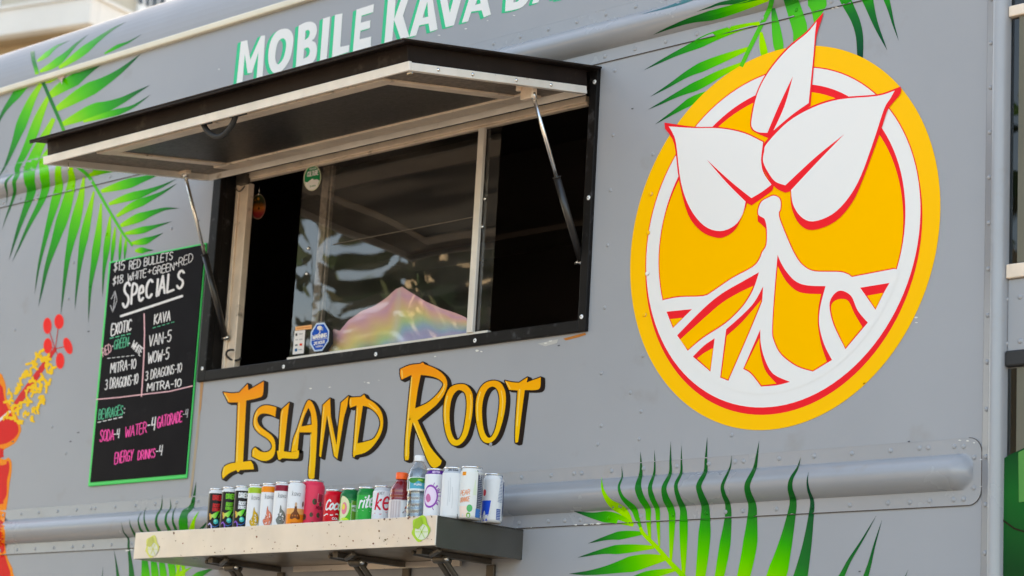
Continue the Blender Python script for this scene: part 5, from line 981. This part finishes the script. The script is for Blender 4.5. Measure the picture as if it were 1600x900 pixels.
def fruit(c, col, seeds):
    pth = curve([(-8, .50), (-2, .42), (16, .36), (26, .26), (18, .14), (-4, .08), (-24, .12), (-34, .2), (-24, .24), (-14, .32), (-12, .42)], 3)
    c.fill([pth], col, .0005); rg = random.Random(int(seeds*100))
    for i in range(16): c.oval(rg.uniform(-22, 16), rg.uniform(.13, .34), rg.uniform(2.5, 4.5), rg.uniform(.010, .02), WT if i % 3 else tuple(x*.45 for x in col), .0007, 8)
    c.line(pth+pth[:1], 2.2, tuple(x*.6 for x in col), .0008); c.text('kava', -4, .66, 52, .10, c8(110, 115, 120), 2.6)
    c.text('SPARKLING', -10, .03, 40, .016, c8(150, 155, 160), 1.2)
for x, y, top, col, sd, ds in [(402, 756.6, c8(165, 200, 50), c8(215, 170, 30), 1, 'slim white can with a lime green top band and yellow fruit'), (423, 755, c8(250, 145, 30), c8(235, 130, 100), 2, 'slim white can with an orange top band and coral fruit'), (443.5, 753, c8(150, 25, 50), c8(120, 125, 120), 3, 'slim white can with a dark red top band and grey patterned fruit')]:
    c = Can('drink_can', x, y, .156, .057, ds, 'can', [(.80, WT), (.925, top), (1, WT)]); c.can(); fruit(c, col, sd); c.label()
c = Can('drink_can', 465, 751.4, .156, .057, 'slim white can with an orange lower half and a brown seated figure', 'can', [(.30, c8(250, 140, 30)), (.42, c8(245, 175, 100)), (1, WT)]); c.can()
c.fill([curve([(-34, .22), (-26, .3), (-10, .36), (-6, .46), (0, .53), (8, .46), (12, .36), (26, .30), (34, .22), (20, .19), (0, .22), (-20, .19)], 3)], c8(120, 62, 25), .0006); c.oval(1, .50, 7, .045, c8(215, 170, 130), .0008); c.text('kava', -2, .68, 54, .10, c8(120, 122, 125), 2.6)
for a in (-16, 0, 16): c.oval(a, .27, 5, .02, c8(190, 105, 40), .0008)
c.text('ORANGE', 0, .1, 50, .03, c8(190, 90, 20), 2); c.oval(52, .52, 9, .06, c8(120, 80, 60), .0006); c.label()
c = Can('drink_can', 491, 750, .165, .074, 'wide watermelon pink can left of the short red cola can', 'can', [(.965, c8(238, 62, 92)), (1, c8(240, 120, 130))]); c.can()
for a, z, rr in [(10, .56, 12), (-2, .30, 9), (-40, .25, 12), (34, .3, 10), (6, .14, 6), (44, .52, 9)]: c.oval(a, z, rr, rr*.0052, c8(60, 90, 60), .0005); c.oval(a+3, z+.01, rr*.5, rr*.003, c8(120, 40, 55), .0007)
c.line([(26, .55), (26, .72), (60, .72), (60, .55), (26, .55)], 2.2, c8(250, 170, 175)); c.rect(28, 58, .56, .715, c8(175, 35, 60), .0004); c.text('MELON', 40, .42, 40, .05, c8(150, 25, 50), 3)
c.rect(-80, 80, .02, .07, c8(255, 150, 160), .0004); c.label()
c = Can('drink_can', 523.5, 765, .122, .066, 'short red cola can with flowing white script', 'can', [(1, c8(218, 12, 35))]); c.can()
c.text('Coca', -6, .46, 92, .26, WT, 9, slant=.55, rise=.03); c.line([(-62, .30), (-40, .34), (-10, .31), (20, .35), (50, .28)], 6, WT); c.text('COLA', 20, .2, 50, .05, WT, 3); c.label()
c = Can('drink_can', 549, 763, .122, .066, 'short two tone green can between red cola and bright green cans', 'can', [(.60, c8(80, 185, 45)), (.72, c8(20, 140, 70)), (1, c8(12, 110, 62))]); c.can()
c.fill([curve([(-60, .10), (-30, .2), (-8, .35), (-4, .55), (-20, .72), (-60, .74)], 3)], c8(225, 225, 180), .0005); c.oval(-34, .46, 18, .16, c8(235, 130, 150), .0006); c.oval(-38, .50, 10, .08, c8(240, 215, 90), .0008); c.oval(-30, .12, 30, .1, c8(200, 235, 60), .0007)
c.rect(8, 40, .1, .66, c8(110, 160, 60), .0006); c.line([(8, .1), (8, .66), (40, .66)], 2.5, c8(225, 235, 200), .0009); c.text('GINGER', 24, .5, 28, .05, WT, 2.5, .0009); c.text('ALE', 24, .4, 20, .06, WT, 2.5, .0009); c.label()
c = Can('drink_can', 575, 761, .122, .066, 'short bright green lemon lime soda can with white script', 'can', [(.78, c8(8, 170, 70)), (1, c8(10, 135, 62))]); c.can()
c.text('rite', -6, .46, 78, .30, WT, 9.5, slant=.35, rise=.04); c.line([(-60, .36), (-20, .37), (20, .36)], 2, c8(190, 230, 200)); c.label()
c = Can('drink_can', 600, 759, .122, .066, 'short silver white cola can with red letters beside the red bottled drink', 'can', [(.86, c8(224, 226, 230)), (1, SIL)]); c.can()
c.text('ke', -4, .38, 78, .40, c8(215, 25, 60), 11, slant=.2); c.line([(-44, .28), (-10, .25), (24, .31)], 4, c8(225, 90, 110)); c.text('DIET', -10, .76, 30, .06, c8(150, 150, 155), 2.5); c.label()
# red sports drink in a bottle
c = Can('drink_bottle', 628.5, 738, .155, .070, 'small bottle of dark red drink with an orange cap', 'bottle', [])
c.body = [(.030, 0), (.034, .004), (.0345, .060), (.0345, .072), (.0325, .076), (.0345, .080), (.0345, .088), (.0325, .091), (.034, .095), (.030, .110), (.022, .122), (.0165, .130), (.0155, .134)]
k = MB(); k.lathe([(.0005, 0)]+c.body+[(.0155, .138), (.0005, .138)], 36, base=c.o.location); k.build('body', M['redjuice'], c.o)
k = MB(); k.lathe([(.0185, .134), (.019, .136), (.019, .152), (.0175, .155), (.0005, .155)], 28, base=c.o.location); k.build('cap', M['orangecap'], c.o)
lb = MB(); lb.lathe([(.0352, .004), (.0354, .06), (.0352, .068)], 40, [c8(214, 205, 205)]*3, base=c.o.location); lb.build('wrap', M['can'], c.o)
c.body = [(.0354, 0), (.0354, .07), (.03, .16)]
c.rect(4, 60, .09, .42, c8(228, 228, 230), .0006); c.fill([[(22, .17), (40, .27), (34, .28), (50, .39), (34, .33), (26, .30), (32, .26)]], c8(225, 90, 25), .0009); c.line([(16, .18), (30, .30), (46, .36)], 5, c8(90, 60, 50), .0008)
for a in (-50, -36, -22, -8): c.rect(a, a+6, .05, .42, c8(195, 180, 182), .0006)
c.label()
# water
c = Can('water_bottle', 656, 711, .203, .065, 'clear water bottle with white cap and blue green label', 'bottle', [])
bp_ = [(.024, .001), (.030, .003)] + [(.0315+.0009*math.sin(i*1.9), .008+.006*i) for i in range(13)] + [(.032, .090), (.0322, .092), (.0322, .128), (.032, .134), (.0318, .140), (.029, .156), (.022, .170), (.0145, .180), (.013, .186)]
k = MB(); k.lathe(bp_, 36, base=c.o.location); k.build('body', M['pet'], c.o)
k = MB(); k.lathe([(.0145, .184), (.0165, .185), (.0165, .188), (.015, .1885), (.0155, .19), (.0155, .201), (.014, .203), (.0005, .203)], 24, base=c.o.location); k.build('cap', M['whitecap'], c.o)
wm = glass('water', (.78, .84, .88), .08, .06)
k = MB(); k.lathe([(.0005, .004)]+[(r-.0012, z) for r, z in bp_[1:-3]]+[(.0005, .168)], 32, base=c.o.location); k.build('water', wm, c.o)
c.body = [(.0326, 0), (.0326, .3)]
c.rect(-175, 175, .45, .655, c8(220, 228, 230), .0002); c.rect(-48, 44, .475, .64, c8(70, 165, 190), .0006); c.fill([curve([(-48, .64), (44, .64), (44, .585), (20, .57), (0, .6), (-20, .56), (-48, .58)], 2)], c8(60, 140, 60), .0008); c.oval(10, .61, 14, .015, c8(150, 190, 70), .001)
c.text('PURE', 0, .53, 40, .022, WT, 2.5, .001); c.rect(-48, 44, .465, .48, c8(225, 240, 245), .0009); c.rect(-66, -56, .47, .63, c8(60, 110, 90), .0006); c.label()
# tall cans
c = Can('drink_can', 682, 732.5, .157, .066, 'tall white can with a purple top band and purple ring', 'can', [(.885, WT), (.972, c8(98, 40, 145)), (1, SIL)]); c.can()
for r1, col in ((.225, c8(150, 70, 175)), (.185, c8(235, 215, 238))):
    c.oval(-26, .45, r1*190, r1, col, .0005+(.24-r1)*.004, 40)
c.fill([curve([(-52, .42), (-40, .50), (-26, .47), (-20, .38), (-36, .33)], 3)], c8(205, 110, 160), .0012)
rg = random.Random(3)
for i in range(16): a = rg.uniform(-1.2, 1.2); c.line([(-26+44*math.cos(a), .45+.235*math.sin(a)), (-26+rg.uniform(50, 60)*math.cos(a), .45+.28*math.sin(a))], 3.5, c8(150, 60, 175), .0006)
c.text('Hector'.upper().replace('H', 'N'), 0, .905, 44, .035, c8(225, 200, 235), 3, .0009); c.label()
c = Can('drink_can', 709, 730, .157, .066, 'tall plain silvery can right of the purple ringed can', 'can', [(.88, c8(226, 228, 230)), (1, c8(186, 192, 202))]); c.can()
c.text('ZERO SUGAR', -2, .92, 62, .03, c8(90, 95, 105), 2.4); c.text('16', 42, .055, 16, .035, c8(60, 60, 65), 3); c.text('OZ', 44, .02, 16, .025, c8(60, 60, 65), 2.5)
for a, z0, z1 in [(-22, .25, .72), (-12, .32, .78), (2, .2, .6)]: c.line([(a, z0), (a+2, (z0+z1)/2), (a-3, z1)], 4, c8(208, 211, 214), .0005)
c.label()
c = Can('drink_can', 738, 729, .160, .072, 'wide tall white can with orange letters and a dark printed back', 'can', [(.955, c8(228, 229, 226)), (1, SIL)]); c.can()
c.rect(28, 110, .03, .92, c8(70, 74, 92), .0004); c.rect(28, 34, .03, .9, c8(190, 215, 170), .0006); c.rect(12, 28, .45, .9, c8(215, 226, 200), .0004)
for i in range(22): c.rect(36, 36+rg.uniform(25, 44), .10+.034*i, .10+.034*i+.012, c8(150, 155, 170), .0007)
c.text('SPARK', 58, .89, 48, .045, c8(210, 212, 218), 4, .0009); c.rect(-50, -28, .815, .885, c8(250, 180, 50), .0006); c.text('12', -39, .83, 14, .04, c8(230, 110, 30), 3, .0009)
for i, t in enumerate(['PEAR', 'ORANGE']): c.text(t, -30, .45-.13*i, 50, .085, c8(240, 150, 105), 3, slant=.2, rise=.03)
c.rect(-60, -10, .03, .24, c8(245, 220, 205), .0005); c.oval(-2, .2, 14, .07, c8(80, 180, 110), .0007); c.oval(-6, .07, 10, .05, c8(110, 175, 60), .0008); c.rect(28, 60, .04, .2, c8(60, 120, 190), .0008); c.label()
c = Can('drink_can', 772, 740, .150, .064, 'white can with a royal blue lower panel at the right end of the row', 'can', [(.95, c8(230, 231, 232)), (1, SIL)]); c.can()
c.fill([[(-90, .03), (-22, .03), (-8, .44), (-90, .44)]], c8(20, 85, 215), .0005); c.fill([[(-90, .0), (-34, .0), (-22, .16), (-90, .06)]], WT, .0007); c.text('A', -44, .12, 14, .1, WT, 7, .0009); c.oval(-52, .6, 12, .07, c8(225, 60, 80), .0005)
c.rect(30, 112, .03, .96, c8(215, 219, 224), .0004); c.rect(62, 112, .03, .96, c8(45, 62, 110), .0006)
for i in range(17): c.rect(28+i*.9, 60, .42+.03*i, .42+.03*i+.012, c8(110, 130, 170), .0007)
c.rect(24, 52, .06, .28, c8(70, 95, 160), .0006)
for i in range(6): c.rect(26, 50, .075+.033*i, .085+.033*i, c8(190, 200, 225), .0009)
c.label()

# ================================================================== across the street (seen in the window's reflection, except the far tree)
def tree(x, y, h, rc, seed, label):
    rg = random.Random(seed); t = empty('street_tree', (x, y, 0), label, 'tree', 'trees across the street')
    k = MB(); b0 = Vector((x, y, 0)); top = b0+Vector((rg.uniform(-.6, .6), rg.uniform(-.4, .4), h*.55))
    pts = [b0, b0.lerp(top, .35)+Vector((.15, .1, 0)), b0.lerp(top, .7)+Vector((-.1, .1, 0)), top]; k.tube(pts, [.26, .2, .16, .12], 10)
    ends = []
    for i in range(9):
        a = rg.uniform(0, 6.28); e = top+Vector((rc*.7*math.cos(a), rc*.7*math.sin(a), rg.uniform(.1, .4)*h)); k.tube([pts[2].lerp(top, rg.random()), top.lerp(e, .5)+Vector((0, 0, .3)), e], [.09, .06, .025], 6); ends.append(e)
    k.build('trunk', M['bark'], t); k = MB()
    for i in range(2600):
        e = rg.choice(ends); q = e+Vector((rg.gauss(0, .75), rg.gauss(0, .75), rg.gauss(0, .55))); a = Vector((rg.gauss(0, 1), rg.gauss(0, 1), rg.gauss(0, 1))).normalized(); b_ = a.orthogonal().normalized(); s_ = rg.uniform(.10, .2)
        k.add([q-a*s_, q+b_*s_*.5, q+a*s_, q-b_*s_*.5], [(0, 1, 2, 3)], tuple(c_*rg.uniform(.7, 1.3) for c_ in (.05, .085, .03)))
    k.build('crown', M['leaf'], t)
M['bark'] = mat('bark', (.16, .12, .09), .9, var=.3, vscale=6); M['leaf'] = mat('leaf', (1, 1, 1), .6, attr=True)
tree(-6.9, -7.8, 6.0, 1.9, 1, 'broad leafy street tree nearest the serving window'); tree(-16.2, -12.6, 5.7, 1.9, 2, 'low leafy street tree farther along the pavement'); tree(-21.5, -8.5, 8.5, 3.0, 4, 'tall leafy tree out of view, added to darken the left end of the truck')  # third tree is unseen, added to darken the truck's left side
k = MB(); k.add([(x, y, z) for x in (-24.3, -15) for y in (-26, -20) for z in (0, 9.4)], [(0, 1, 3, 2), (4, 6, 7, 5), (0, 4, 5, 1), (2, 3, 7, 6), (0, 2, 6, 4), (1, 5, 7, 3)])
hb_ = empty('street_building', (-19, -23, 0), 'tan block across the street behind the trees', 'building'); k.build('wall', M['tan'], hb_)
for i in range(4):
    k = MB(); k.add([(-23.4+2.2*i+dx, -19.97, z) for dx in (0, 1.2) for z in (5.2, 7.0)], [(0, 2, 3, 1)]); k.build('window', M['winglass'], hb_)
